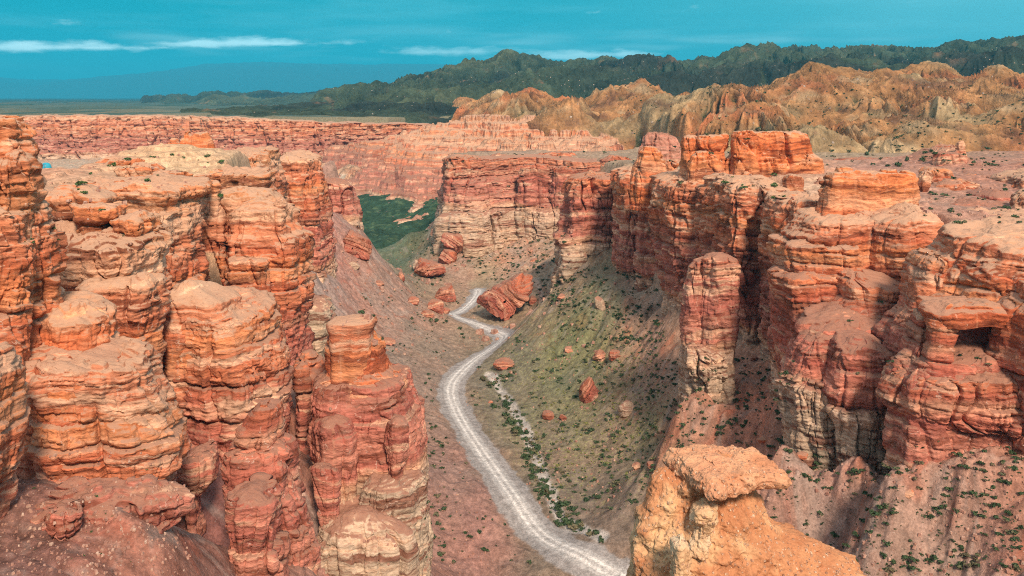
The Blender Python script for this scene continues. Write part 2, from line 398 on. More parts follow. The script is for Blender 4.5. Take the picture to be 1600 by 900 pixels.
def hit(u, v, y0=70, y1=1500, fine=False):
    ys = np.geomspace(y0, y1, 1400); xs = X(u, ys); t = terr(xs, ys, fine) - (H - (v - HV)*ys/F)
    i = np.argmax(t > 0)
    if t[i] <= 0: i = len(ys)-1
    return xs[i], ys[i], (H - (v - HV)*ys[i]/F)

# ------------------------------------------------------------------ terrain colours (ground cover and soil kinds)
CC = [ # u, v, colour of the soil there
 (700,740,(.29,.17,.135)),(680,850,(.30,.165,.13)),(740,830,(.31,.17,.14)),(650,600,(.27,.19,.15)),(600,520,(.31,.20,.155)),(550,430,(.36,.20,.155)),(500,480,(.33,.25,.21)),(490,400,(.36,.27,.235)),
 (620,470,(.34,.21,.16)),(620,560,(.24,.18,.14)),(510,370,(.38,.20,.16)),(650,540,(.27,.20,.15)),(590,600,(.27,.22,.18)),
 (900,520,(.13,.16,.075)),(950,500,(.15,.16,.08)),(870,560,(.17,.18,.085)),(930,560,(.19,.18,.09)),(830,560,(.18,.16,.11)),(880,600,(.18,.165,.10)),(950,600,(.21,.175,.105)),(1000,520,(.28,.175,.12)),(1010,490,(.32,.18,.125)),(980,450,(.30,.175,.12)),(1020,550,(.33,.18,.125)),(900,450,(.26,.18,.12)),
 (830,620,(.18,.16,.11)),(900,660,(.21,.19,.11)),(880,720,(.22,.16,.12)),(950,720,(.24,.17,.12)),(960,790,(.20,.15,.12)),(900,790,(.19,.15,.12)),(780,600,(.17,.15,.11)),(1010,680,(.23,.20,.11)),
 (1020,600,(.33,.19,.135)),(1100,640,(.37,.185,.125)),(1150,620,(.38,.18,.12)),(1060,670,(.33,.18,.125)),(1180,660,(.39,.18,.12)),(1180,580,(.42,.20,.13)),
 (1250,760,(.33,.17,.12)),(1350,740,(.33,.185,.135)),(1400,780,(.32,.17,.125)),(1500,760,(.34,.17,.115)),(1580,800,(.32,.155,.105)),(1400,860,(.32,.23,.18)),(1500,870,(.35,.27,.22)),(1320,850,(.27,.18,.14)),(1250,840,(.30,.19,.15)),(1560,860,(.36,.20,.15)),(1300,800,(.32,.17,.13)),
 (860,440,(.29,.22,.15)),(800,400,(.38,.24,.17)),(720,400,(.40,.22,.16)),(670,400,(.38,.24,.17)),(870,390,(.33,.22,.15)),(940,450,(.21,.20,.12)),(980,470,(.30,.20,.145)),(760,430,(.28,.23,.15)),(700,345,(.36,.25,.18)),(620,390,(.16,.19,.12)),
 (100,800,(.25,.115,.085)),(200,830,(.27,.125,.09)),(60,870,(.20,.10,.08)),(320,830,(.22,.10,.085)),(470,700,(.29,.13,.09)),(540,840,(.36,.19,.15))]
CW = [(-90,250,(.52,.34,.20)),(-107,190,(.46,.25,.16)),(-82,165,(.50,.30,.19)),(-60,215,(.52,.32,.20)),(-75,300,(.54,.34,.21)),(-80,235,(.55,.34,.20)),(-130,200,(.36,.18,.13)),
 (74,300,(.55,.37,.25)),(90,280,(.50,.33,.22)),(55,345,(.55,.40,.28)),(110,320,(.44,.25,.17)),(150,240,(.38,.20,.15)),(190,300,(.30,.14,.10)),(140,340,(.36,.19,.14)),(210,385,(.34,.17,.12)),(230,330,(.33,.16,.12)),
 (0,530,(.42,.25,.17)),(28,430,(.45,.28,.19)),(-60,720,(.035,.09,.055)),(-62,600,(.05,.09,.05)),(-70,640,(.045,.085,.05)),(-52,585,(.07,.10,.06)),(-75,570,(.06,.09,.055)),(-100,850,(.04,.09,.055)),(-300,900,(.45,.33,.23)),(-500,1100,(.46,.33,.23)),(0,1100,(.25,.22,.15)),(300,800,(.28,.22,.14))]
def fanc(x, y):
    Yc = np.maximum(y, 70.0); return x/Yc*F, 420*np.log(Yc)
def terrcol(x, y, z, I, slope):
    P = [];
    for u, v, c in CC:
        hx, hy, _ = hit(u, v); P.append((hx, hy, c))
    P += CW
    a, b = fanc(x, y); a = a + 22*perlin(x/9, y/9) ; b = b + 22*perlin(x/9 + 7, y/14)
    W = np.zeros(x.shape) + 1e-9; col = np.zeros(x.shape + (3,))
    for px, py, c in P:
        pa, pb = fanc(px, max(py, 1)); wq = 1/((a-pa)**2 + (b-pb)**2 + 500)**1.7
        W += wq; col += wq[..., None]*np.array(c)
    col /= W[..., None]
    return col
us = np.concatenate([np.linspace(-2600,-120,70)[:-1], np.arange(-120,1720,1.9), np.linspace(1720,4200,70)])
ys = np.concatenate([np.linspace(-160,-14,16), np.linspace(-13,85,90)[:-1], np.arange(85,300,0.5), np.arange(300,565,0.75), np.arange(565,1000,2.4), np.geomspace(1000,3500,230), np.geomspace(3560,60000,150)])
wy = np.maximum(ys, 82.0)
GX = (us[None, :] - 800)/F * wy[:, None]; GY = np.repeat(ys[:, None], len(us), 1)
ST = 5
_ri = np.unique(np.r_[np.arange(0, len(ys), ST), len(ys)-1]); _ci = np.unique(np.r_[np.arange(0, len(us), ST), len(us)-1])
def upsample(A):
    # bilinear, from the coarse grid to the full one
    r = np.interp(np.arange(len(ys)), _ri, np.arange(len(_ri))); c = np.interp(np.arange(len(us)), _ci, np.arange(len(_ci)))
    r0 = np.minimum(r.astype(int), len(_ri)-2); c0 = np.minimum(c.astype(int), len(_ci)-2); fr = (r-r0)[:, None]; fc = (c-c0)[None, :]
    B = A[r0]*(1-fr.reshape(-1, *([1]*(A.ndim-1)))) + A[r0+1]*fr.reshape(-1, *([1]*(A.ndim-1)))
    fc = fc.reshape(1, -1, *([1]*(A.ndim-2)))
    return B[:, c0]*(1-fc) + B[:, c0+1]*fc
_pre = [upsample(a) for a in base_heights(GX[np.ix_(_ri, _ci)], GY[np.ix_(_ri, _ci)])]
GZ, I = terr(GX, GY, True, True, _pre)
sx = np.gradient(GZ, axis=1) / np.maximum(np.gradient(GX, axis=1), 1e-3); sy = np.gradient(GZ, axis=0) / np.gradient(GY, axis=0)
SLP = np.hypot(sx, sy)
COL = upsample(terrcol(GX[np.ix_(_ri, _ci)], GY[np.ix_(_ri, _ci)], None, None, None))
vf = sstep(-1, 5, I['m']*0 + 1)
n_ = fbm(GX/7, GY/7, None, 4); n2_ = fbm(GX/1.6, GY/1.6, None, 3); n3_ = fbm(GX/24, GY/24, None, 3)
COL *= (1 + 0.17*n_ + 0.24*n2_)[..., None]
COL = COL * (1 + 0.10*n3_[..., None]*np.array([1.0, 0.2, -0.2]))
# grey washed-out streaks running down the slopes
side = np.where(GX > roadx(GY) + 4, 1.0, -1.0)
ac = np.where(side > 0, 0.62*GX - 0.78*GY, 0.25*GX + 0.97*GY); al = np.where(side > 0, 0.78*GX + 0.62*GY, -0.97*GX + 0.25*GY)
st = fbm(ac/4.0 + 1.6*perlin(GX/7, GY/7), al/13, None, 4)
gm = (sstep(0.15, 0.8, st)*sstep(2, 10, I['zv'])*(1-I['m'])*0.5)[..., None]
COL = COL*(1-gm) + gm*np.array([.33, .27, .23])
rm = (sstep(0.25, 0.9, -st)*sstep(2, 10, I['zv'])*(1-I['m'])*0.75)[..., None]
COL = COL*(1-rm) + rm*COL*np.array([1.15, .78, .68])
# yellow-green cushions on the right of the floor
ym = sstep(0.15, 0.5, fbm(GX/0.9, GY/0.9, None, 2)) * sstep(0.05, 0.6, perlin(GX/15, GY/22) + 0.55) * sstep(3, 14, GX - roadx(GY)) * sstep(26, 14, I['zv']) * sstep(470, 400, GY) * sstep(215, 250, GY) * (1-I['m'])
COL = COL*(1 - 0.6*ym[..., None]) + 0.6*ym[..., None]*np.array([.29, .28, .12])
# road: pale gravel with two paler wheel tracks, grey shoulders
wob = 1.3*perlin(GX/8, GY/8) + 0.5*fbm(GX/2.6, GY/2.6, None, 3)
d = I['dr'] + 12*sstep(505, 530, GY); wid = 5.4 - 0.6*sstep(400, 450, GY)
sh_ = sstep(wid + 0.4, wid - 0.4, d + wob)[..., None]
COL = COL*(1-sh_) + sh_*np.array([.31, .285, .27])*(1 + 0.10*n2_ + 0.10*n_)[..., None]
rd = sstep(3.0, 2.3, d + 0.22*wob)[..., None]; COL = COL*(1-rd) + rd*np.array([.44, .42, .40])*(1 + 0.05*n2_)[..., None]
for c0 in (0.95,):
    tk = (sstep(0.62, 0.22, np.abs(d + .12*n2_ - c0)) * 0.85)[..., None]; COL = COL*(1-tk) + tk*np.array([.70, .67, .63])
wm = (sstep(2.4, 1.3, I['dw'] + 0.5*wob)*0.85)[..., None]; COL = COL*(1-wm) + wm*np.array([.46, .42, .38])*(1 + 0.15*n2_)[..., None]
b = (GY > 330) & (GY < 480); dt = np.full(GX.shape, 99.0); dt[b] = dline(TRACK, GX[b], GY[b])
tm = sstep(1.3, 0.7, dt)[..., None]*0.8; COL = COL*(1-tm) + tm*np.array([.52, .36, .27])
# the far plain: dry green steppe, brown on its gully sides
pf = I['mf'][..., None]
plain = np.array([.085, .115, .085]) + 0.05*np.clip(fbm(GX/300, GY/700, None, 4), -1, 1)[..., None]*np.array([1.2, .8, .5])
plain = plain*(1 - 0.5*sstep(2500, 9000, GY)[..., None]) + sstep(0.03, 0.12, SLP)[..., None]*np.array([.10, .05, .02])*sstep(2600, 1400, GY)[..., None]
COL = COL*(1-pf) + plain*pf
COL = np.clip(COL*(1 - .06*(1-I['m'])[..., None]), 0.01, 0.9)

def soil_material(name, bump=0.5, cscale=1.0):
    m = bpy.data.materials.new(name); m.use_nodes = True; n = NT(m.node_tree)
    geo = n.n('ShaderNodeNewGeometry'); pos = geo.outputs['Position']
    at = n.n('ShaderNodeAttribute', attribute_name='Col')
    a = n.noise(pos, 2.2*cscale, 8, 0.68); b_ = n.noise(pos, 9*cscale, 4, 0.6)
    c_ = n.noise(pos, 0.55*cscale, 6, 0.7)
    f = n.math('MULTIPLY', n.rng(c_, 0.36, 0.64, 0.72, 1.24), n.math('ADD', n.rng(a, 0.25, 0.75, 0.74, 1.26), n.rng(b_, 0.3, 0.7, -0.10, 0.10)))
    col = n.mix(1.0, at.outputs[0], n.n('ShaderNodeCombineColor').outputs[0], 'MULTIPLY') if False else n.vm('SCALE', at.outputs[0])
    n.l(f, col.node.inputs['Scale'])
    # scattered small stones, pale and dark
    vo = n.n('ShaderNodeTexVoronoi'); vo.inputs['Scale'].default_value = 1.7*cscale; n.l(pos, vo.inputs['Vector'])
    sp = n.rng(vo.outputs['Distance'], 0.20, 0.12, 0, 1); sc2 = n.n('ShaderNodeSeparateColor'); n.l(vo.outputs['Color'], sc2.inputs[0])
    pick = n.rng(sc2.outputs[0], 0.74, 0.80, 0, 1); stone = n.mix(sc2.outputs[1], (.16, .10, .085), (.55, .44, .36))
    col = n.mix(n.math('MULTIPLY', n.math('MULTIPLY', sp, pick), 0.8), col, stone)
    bs = n.n('ShaderNodeBsdfPrincipled'); n.l(col, bs.inputs['Base Color']); bs.inputs['Roughness'].default_value = 0.95; bs.inputs['Specular IOR Level'].default_value = 0.1
    bp = n.n('ShaderNodeBump'); bp.inputs['Strength'].default_value = bump; bp.inputs['Distance'].default_value = 0.6/cscale
    n.l(n.math('ADD', a, n.math('MULTIPLY', sp, 0.2)), bp.inputs['Height']); n.l(bp.outputs[0], bs.inputs['Normal'])
    o = n.n('ShaderNodeOutputMaterial'); n.l(bs.outputs[0], o.inputs[0]); return m
M_SOIL = soil_material('canyon_soil'); M_HILL = soil_material('hill_soil', 0.7, 0.08)
g = obj_from('terrain', np.stack([GX, GY, GZ], -1), gridquads(*GX.shape), M_SOIL, col=COL, origin=False)
tag(g, kind='structure')

# ------------------------------------------------------------------ rock material
def rock_material(name='layered_rock', detail=1.0, pebbly=False):
    m = bpy.data.materials.new(name); m.use_nodes = True; n = NT(m.node_tree)
    geo = n.n('ShaderNodeNewGeometry'); pos = geo.outputs['Position']
    sz = n.n('ShaderNodeAttribute', attribute_name='sz').outputs['Fac']
    dist = n.n('ShaderNodeAttribute', attribute_name='orange').outputs['Fac']
    big = n.noise(pos, 0.03, 2, 0.5); mid = n.noise(pos, 0.22, 5, 0.6); ps = n.n('ShaderNodeMapping'); ps.inputs['Scale'].default_value = (1.0, 1.0, 2.8); n.l(pos, ps.inputs[0]); fin = n.noise(ps.outputs[0], 1.1, 8, 0.68)
    s1 = n.math('MULTIPLY_ADD', n.math('SUBTRACT', big, 0.5), 9.0, sz)
    s1 = n.math('MULTIPLY_ADD', n.math('SUBTRACT', mid, 0.5), 2.6, s1)
    f = n.math('DIVIDE', s1, 120.0)
    stops = [(0.0, (.46,.36,.25)), (31, (.50,.38,.28)), (36, (.61,.43,.31)), (38.5, (.58,.34,.22)), (40.5, (.42,.15,.115)), (44, (.56,.25,.18)), (48, (.38,.13,.10)), (51, (.52,.21,.155)), (54, (.36,.12,.09)), (57, (.54,.20,.14)),
             (59, (.58,.30,.20)), (60.5, (.38,.12,.08)), (65, (.60,.23,.13)), (68, (.46,.14,.08)), (70, (.64,.29,.16)), (72, (.62,.24,.12)), (75, (.50,.16,.09)), (78, (.62,.26,.155)), (81, (.56,.22,.125)), (82.5, (.68,.41,.27)), (85.5, (.64,.34,.215)),
             (87, (.50,.24,.13)), (90, (.64,.265,.14)), (95, (.56,.20,.105)), (98, (.64,.28,.155)), (102, (.48,.22,.11)), (108, (.42,.20,.11))]
    col = n.ramp(f, [(a/120.0, c) for a, c in stops])
    # thin beds: squeeze noise along the strata
    sx = n.n('ShaderNodeSeparateXYZ'); n.l(pos, sx.inputs[0])
    cv = n.n('ShaderNodeCombineXYZ')
    n.l(n.math('MULTIPLY', sx.outputs[0], 0.035), cv.inputs[0]); n.l(n.math('MULTIPLY', sx.outputs[1], 0.035), cv.inputs[1]); n.l(n.math('MULTIPLY', s1, 0.36), cv.inputs[2])
    b1 = n.noise(cv.outputs[0], 1.0, 4, 0.65)
    cv2 = n.n('ShaderNodeCombineXYZ')
    n.l(n.math('MULTIPLY', sx.outputs[0], 0.10), cv2.inputs[0]); n.l(n.math('MULTIPLY', sx.outputs[1], 0.10), cv2.inputs[1]); n.l(n.math('MULTIPLY', s1, 1.5), cv2.inputs[2])
    b2 = n.noise(cv2.outputs[0], 1.0, 5, 0.6)
    pale = n.mix(n.rng(b1, 0.54, 0.64, 0, 0.72, True), col, (.72, .47, .32))
    dark = n.mix(n.rng(b1, 0.47, 0.38, 0, 0.78, True), pale, (.20, .066, .042))
    grey = n.mix(n.math('MULTIPLY', n.rng(n.noise(cv.outputs[0], 1.7, 3, 0.5), 0.55, 0.72, 0, 0.55, True), n.rng(mid, 0.4, 0.6, 0, 1)), dark, (.30, .22, .16))
    v = n.vm('SCALE', grey); n.l(n.math('MULTIPLY', n.rng(b2, 0.32, 0.68, 0.66, 1.28), n.math('MULTIPLY', n.rng(fin, 0.30, 0.70, 0.76, 1.24), n.rng(mid, .35, .65, .84, 1.16))), v.node.inputs['Scale'])
    # brown desert varnish in runs down the face
    cv3 = n.n('ShaderNodeCombineXYZ'); n.l(n.math('MULTIPLY', sx.outputs[0], 0.7), cv3.inputs[0]); n.l(n.math('MULTIPLY', sx.outputs[1], 0.7), cv3.inputs[1]); n.l(n.math('MULTIPLY', sx.outputs[2], 0.06), cv3.inputs[2])
    vr = n.noise(cv3.outputs[0], 1.0, 4, 0.6)
    c4 = n.mix(n.rng(vr, 0.56, 0.72, 0, 0.45, True), v, (.20, .09, .06))
    c4 = n.mix(n.rng(vr, 0.42, 0.28, 0, 0.35, True), c4, (.60, .34, .22))
    # hairline veins of white calcite
    vo = n.n('ShaderNodeTexVoronoi'); vo.feature = 'DISTANCE_TO_EDGE'; vo.inputs['Scale'].default_value = 0.33
    wv = n.vm('ADD', pos, n.vm('SCALE', n.noise(pos, 0.8, 3, 0.6, color=True))); wv.node.inputs[1].links[0].from_node.inputs['Scale'].default_value = 2.2
    n.l(wv, vo.inputs['Vector'])
    ve = n.math('MULTIPLY', n.rng(vo.outputs[0], 0.022, 0.008, 0, 0.55), n.rng(n.noise(pos, 0.5, 2, 0.5), 0.56, 0.62, 0, 1))
    c4 = n.mix(ve, c4, (.68, .52, .42))
    # orange tone of a formation
    c5 = n.mix(n.math('MULTIPLY', dist, n.rng(mid, 0.3, 0.7, 0.7, 1.0), clamp=True), c4, n.mix(1.0, c4, (1.18, 0.84, 0.66), 'MULTIPLY'))
    c5 = n.mix(n.math('MULTIPLY', dist, -1.0, clamp=True), c5, (.68, .40, .29))
    # sand lies on every flat place
    nz = n.n('ShaderNodeSeparateXYZ'); n.l(geo.outputs['Normal'], nz.inputs[0])
    flatm = n.rng(n.math('MULTIPLY_ADD', n.math('SUBTRACT', fin, 0.5), 0.30, nz.outputs[2]), 0.50, 0.76, 0, 0.90, True)
    sand = n.mix(n.rng(sz, 62, 80, 0, 1), (.32, .16, .115), (.56, .35, .235))
    sand = n.mix(n.rng(fin, 0.35, 0.68, 0, 0.5), sand, (.38, .22, .15))
    c6 = n.mix(flatm, c5, sand)
    bs = n.n('ShaderNodeBsdfPrincipled'); hs = n.n('ShaderNodeHueSaturation'); hs.inputs['Saturation'].default_value = 1.06; hs.inputs['Value'].default_value = 0.96; n.l(c6, hs.inputs['Color']); n.l(hs.outputs[0], bs.inputs['Base Color']); bs.inputs['Roughness'].default_value = 0.92; bs.inputs['Specular IOR Level'].default_value = 0.12
    hgt = n.math('ADD', n.math('MULTIPLY', fin, 1.0), n.math('MULTIPLY', b2, 0.8))
    bp = n.n('ShaderNodeBump'); bp.inputs['Strength'].default_value = 0.7; bp.inputs['Distance'].default_value = 0.45 * detail
    n.l(hgt, bp.inputs['Height']); n.l(bp.outputs[0], bs.inputs['Normal'])
    o = n.n('ShaderNodeOutputMaterial'); n.l(bs.outputs[0], o.inputs[0]); return m
M_ROCK = rock_material()

# ------------------------------------------------------------------ rock bodies
BODIES = []
def tower(name, label, cat, sil, Yf, depth, p=3.0, dome=0.0, rise=0.0, zshift=0.0, orange=0.0, k=1.0, kc=1.0, amp=1.0, zb=None, rot=0.0, seed=0, parent=None, group=None, res=1.0, capn=None, round_=0.35, lump=0.10, ext=14.0):
    """closed rock mass. sil: (row in the photo, left, right) of its outline; Yf: distance of its front face; depth in metres"""
    sil = sorted(sil); V = np.array([s[0] for s in sil], float); L = np.array([s[1] for s in sil], float); Rr = np.array([s[2] for s in sil], float)
    Yc = Yf + depth/2
    zt = Z(V[0], Yf); zbot = Z(V[-1], Yf) - ext if zb is None else zb
    dzs = Yf/850.0/res
    nz = max(12, int((zt - zbot)/dzs)); zz = np.linspace(zbot, zt, nz)
    vv = HV + (H - zz)*F/Yf
    uL = np.interp(vv, V, L); uR = np.interp(vv, V, Rr)
    kk = max(1, int(1.2/dzs)); ker = np.ones(kk)/kk
    def sm(a): return np.convolve(np.pad(a, kk, mode='edge'), ker, 'same')[kk:-kk]
    uL, uR = sm(uL), sm(uR)
    # the outline is made by the near corner on one side and the far corner on the other
    YN, YB = Yf + .26*depth, Yf + .74*depth
    xl = np.where(uL < 800, X(uL, YN), X(uL, YB)); xr = np.where(uR < 800, X(uR, YB), X(uR, YN)); mw = .25*(X(uR, Yc) - X(uL, Yc)); cx = (xl + xr)/2; a = np.maximum((xr - xl)/2, mw)
    b = depth/2 * (0.35 + 0.65*a/a.max())
    rs = np.random.RandomState(seed + 11)
    th = np.linspace(-math.pi, math.pi, 4000, endpoint=False)
    r = 1/(np.abs(np.cos(th))**p + np.abs(np.sin(th))**p)**(1/p)
    for q in (2, 3, 4, 5, 7): r = r + lump/q*1.5*np.sin(q*th + rs.uniform(0, 6.28))
    ex, ey = r*np.cos(th), r*np.sin(th)
    am, bm = a.max(), depth/2
    seg = np.hypot(np.diff(np.r_[ex, ex[0]])*am, np.diff(np.r_[ey, ey[0]])*bm)
    wgt = np.where(ey < 0.35, 1.0, 0.28); cum = np.r_[0, np.cumsum(seg*wgt)]
    nt = max(24, int(cum[-1]/dzs)); t = np.linspace(0, cum[-1], nt, endpoint=False)
    ex = np.interp(t, cum, np.r_[ex, ex[0]]); ey = np.interp(t, cum, np.r_[ey, ey[0]])
    # outward normals of the plan curve
    px, py = ex*am, ey*bm
    tx = np.roll(px, -2) - np.roll(px, 2); ty = np.roll(py, -2) - np.roll(py, 2); ln = np.hypot(tx, ty) + 1e-9
    nx, ny = ty/ln, -tx/ln
    PX = cx[:, None] + a[:, None]*ex; PY = Yc + b[:, None]*ey; PZ = np.repeat(zz[:, None], nt, 1)
    if rot:
        c, s = math.cos(R(rot)), math.sin(R(rot)); m0 = cx.mean()
        PX, PY = m0 + (PX-m0)*c - (PY-Yc)*s, Yc + (PX-m0)*s + (PY-Yc)*c
        nx, ny = nx*c - ny*s, nx*s + ny*c
    # the top leans back by `rise` metres from front to back
    ramp_ = (PY - (Yc - depth/2))/depth
    topz = rise*ramp_[-1] + 0.5*perlin(PX[-1]/6, PY[-1]/6 + seed) + 0.35*perlin(PX[-1]/1.8, PY[-1]/1.8)*min(1, k)
    hf = (zz - zbot)/(zt - zbot)
    PZ = PZ + (hf**3)[:, None]*topz[None, :]
    d = rockdisp(PX, PY, PZ, k, kc, True, zshift)*amp
    dt = (zt - zz)[:, None]; rr = round_*min(1, amp)
    d = d - rr*(1 - np.sqrt(np.clip(1 - np.clip((rr - dt)/rr, 0, 1)**2, 0, 1)))*0.8
    PX = PX + nx*d; PY = PY + ny*d
    # top: rings closing on the middle
    nc = capn or max(5, int(min(am, bm)/dzs*0.8)); nc = min(nc, 90)
    c = (np.arange(1, nc + 1)/nc)[:, None]
    mx, my = PX[-1].mean(), PY[-1].mean()
    g_ = max(3, nt//16)
    def sw(a_): return np.convolve(np.r_[a_[-g_:], a_, a_[:g_]], np.ones(2*g_+1)/(2*g_+1), 'same')[g_:-g_]
    ef = np.exp(-c*9)
    sxr, syr, szr = sw(PX[-1]), sw(PY[-1]), sw(topz)
    QX = (sxr + (PX[-1]-sxr)*ef)*(1-c) + mx*c; QY = (syr + (PY[-1]-syr)*ef)*(1-c) + my*c
    e0 = (szr + (topz-szr)*ef)*(1-c) + c*rise*0.5
    tq = 1.6*fbm(QX/8, QY/8 + seed, None, 3)/.55; tq = (np.floor(tq) + sstep(.7, .95, tq - np.floor(tq)))*.55*min(amp, 1)*sstep(0, .15, c)
    QZ = zt + e0 + tq + dome*(1-(1-c)**2) + sstep(0, .12, c)*(0.25*fbm(QX/4, QY/4 + seed, None, 3) + 0.12*fbm(QX/1.1, QY/1.1, None, 2))*min(amp + .2, 1)
    PX = np.vstack([PX, QX]); PY = np.vstack([PY, QY]); PZ = np.vstack([PZ, QZ])
    sz = PZ + zshift
    o = obj_from(name, np.stack([PX, PY, PZ], -1), gridquads(*PX.shape, wrap=True), M_ROCK, {'sz': sz, 'orange': np.full(PX.shape, orange)}, parent)
    if parent is None: tag(o, label, cat, group)
    return o

def ribbon(name, label, cat, pts, depth_px=None, D=12, back=None, rise=0.5, zshift=0.0, orange=0.0, k=1.0, kc=1.0, amp=1.0, batter=3.0, res=1.0, parent=None, mat=None, steps=None, n=10, topn=0.6):
    """open stretch of cliff. pts: (column, distance, top row, bottom row)"""
    P = catmull([(X(u, Y), Y, Z(vt, Y), Z(vb, Y)) for u, Y, vt, vb in pts], n)
    seg = np.r_[0, np.cumsum(np.hypot(np.diff(P[:, 0]), np.diff(P[:, 1])))]
    Ym = P[:, 1].mean(); ds = Ym/850/res
    t = np.arange(0, seg[-1], ds); x, y, zt, zb = [np.interp(t, seg, P[:, i]) for i in range(4)]
    wn = 2.2*k; off = wn*fbm(t/(22*k), t*0 + 3, None, 3)
    g = max(3, int(3*k/ds)); ker = np.ones(g)/g
    def sm(a_): return np.convolve(np.pad(a_, g, mode='edge'), ker, 'same')[g:-g]
    tx, ty = sm(np.gradient(x)), sm(np.gradient(y)); ln = np.hypot(tx, ty); nx, ny = ty/ln, -tx/ln
    x = x + nx*off; y = y + ny*off
    zt = zt + topn*fbm(x/9/k, y/9/k, None, 3)
    hh = (zt - zb).max(); nz = int(hh/ds/0.9); f = np.linspace(0, 1, nz)[:, None]
    PZ = zb + (zt - zb)*f
    bat = batter*(1-f)**1.5
    if steps is not None:
        bat = np.interp(f[:, 0], [s[0] for s in steps], [s[1] for s in steps])[:, None]
    PX = x + nx*bat; PY = y + ny*bat
    d = rockdisp(PX, PY, PZ, k, kc, True, zshift)*amp
    PX = PX + nx*d; PY = PY + ny*d
    bx, by = back or (P[:, 0].mean()/Ym, 1.0); l_ = math.hypot(bx, by); bx, by = bx/l_*D, by/l_*D
    nc = max(6, int(D/ds/1.6)); nc = min(nc, 70); c = (np.arange(1, nc+1)/nc)[:, None]
    QX = PX[-1]*(1-c) + (x + bx)*c; QY = PY[-1]*(1-c) + (y + by)*c
    QZ = PZ[-1] + rise*c + sstep(0, .1, c)*(0.3*fbm(QX/5, QY/5, None, 3) + 0.12*fbm(QX/1.2, QY/1.2, None, 2)) - 3*sstep(0.85, 1, c)
    PX = np.vstack([PX, QX]); PY = np.vstack([PY, QY]); PZ = np.vstack([PZ, QZ])
    o = obj_from(name, np.stack([PX, PY, PZ], -1), gridquads(*PX.shape), mat or M_ROCK, {'sz': PZ + zshift, 'orange': np.full(PX.shape, orange)}, parent)
    if parent is None and cat: tag(o, label, cat)
    return o

# ---- left side of the canyon, far to near
ribbon('canyon_wall', 'long banded red cliff at the edge of the far plain, behind the left plateau', 'cliff',
       [(-330,1150,186,262),(-60,1120,186,262),(50,1118,182,262),(150,1130,181,262),(260,1150,182,264),(330,1100,184,264),(420,1080,187,264),(500,1100,192,262),(560,1130,193,258),(610,1150,194,256),(680,1180,194,254)], D=50, rise=1, zshift=0, k=2.4, kc=2.2, amp=1.7, batter=16, res=1.5, orange=-.14, topn=1.6)
tower('rock_cliff', 'square red cliff on a stepped pale base at the left of the far valley bend', 'cliff',
      [(288,498,545),(300,497,556),(318,490,560),(340,480,564),(362,470,567),(385,460,566),(400,455,566)], 440, 30, p=3.5, zshift=-9, dome=1.5, kc=1.2, seed=1)
tower('rock_cliff', 'tall flat-topped cliff of orange and red bands at the back corner of the left plateau', 'cliff',
      [(249,428,496),(256,424,506),(275,424,505),(295,424,512),(345,424,520),(400,424,524)], 366, 36, p=4, rise=1.2, dome=.5, orange=.1, seed=2)
tower('rock_cliff', 'low pale cliff of jagged beds running from the sand to the tall back corner', 'cliff',
      [(247,345,436),(262,340,440),(280,330,446),(330,320,450)], 300, 40, p=4, rise=2.0, seed=3, zshift=0)

t = thing('rock_stacks', 'three joined orange stacks standing on the sand mound of the left plateau', 'rock stack', (X(305, 260), 262, Z(250, 260)))
tower('stack', '', '', [(207,302,328),(212,296,331),(226,293,336),(240,290,340),(262,286,350)], 258, 9, orange=.6, k=.5, amp=.5, parent=t, seed=4)
tower('stack', '', '', [(206,288,299),(214,286,303),(230,280,306),(256,276,310)], 260, 7, orange=.6, k=.5, amp=.45, parent=t, seed=5)
tower('stack', '', '', [(218,268,276),(224,264,281),(236,258,288),(254,250,292)], 262, 7, orange=.5, k=.5, amp=.4, parent=t, seed=6)
# tall stack at the left edge
t = thing('rock_tower', 'tall dark orange stack on the left edge, standing above the plateau', 'rock tower', (X(10, 112), 114, Z(350, 110)))
tower('upper_stack', '', '', [(183,-60,44),(190,-62,50),(215,-64,52),(238,-66,56),(256,-66,50),(300,-70,56)], 111, 9, p=3, orange=.3, k=.6, amp=.9, parent=t, seed=7, zshift=-8)
tower('bulge', '', '', [(240,14,34),(246,2,48),(262,-10,58),(276,-14,55),(292,-20,60)], 109, 7, p=2.6, orange=.1, k=.5, amp=.8, parent=t, seed=8, zshift=-8)
tower('base', '', '', [(283,-90,60),(296,-90,66),(300,-90,56),(330,-90,64),(334,-90,80),(400,-90,92)], 107, 14, p=3, orange=.2, k=.6, amp=.9, parent=t, seed=9, zshift=-14)
# plateau ledges
tower('rock_ledge', 'long thin overhanging ledge at the front of the sand mound on the left plateau', 'ledge', [(301,90,315),(309,86,320),(318,104,312),(330,120,306),(370,124,306)], 176, 22, p=4, dome=.6, rise=1.3, kc=.6, amp=.8, seed=10, lump=.16)
tower('rock_ledge', 'flat pale ledge in a shaded notch right of the tall left edge stack', 'ledge', [(306,68,170),(312,62,186),(322,70,190),(330,80,180),(350,84,176)], 150, 14, p=3, dome=.8, amp=.6, kc=.5, seed=11, lump=.2)
tower('rock_block', 'blocky orange rock with a flat top between the left edge stack and the ledges', 'rock', [(323,106,195),(330,104,198),(345,112,197),(352,116,176),(372,118,178),(400,120,180)], 147, 7, p=4, k=.5, amp=.55, orange=.35, seed=12)
tower('rock_block', 'orange block with an overhanging cap, right of the flat-topped blocky rock', 'rock', [(344,176,246),(352,178,254),(364,178,252),(374,184,246),(420,186,246)], 146, 9, p=3.2, k=.5, amp=.55, orange=.3, dome=.6, seed=13)
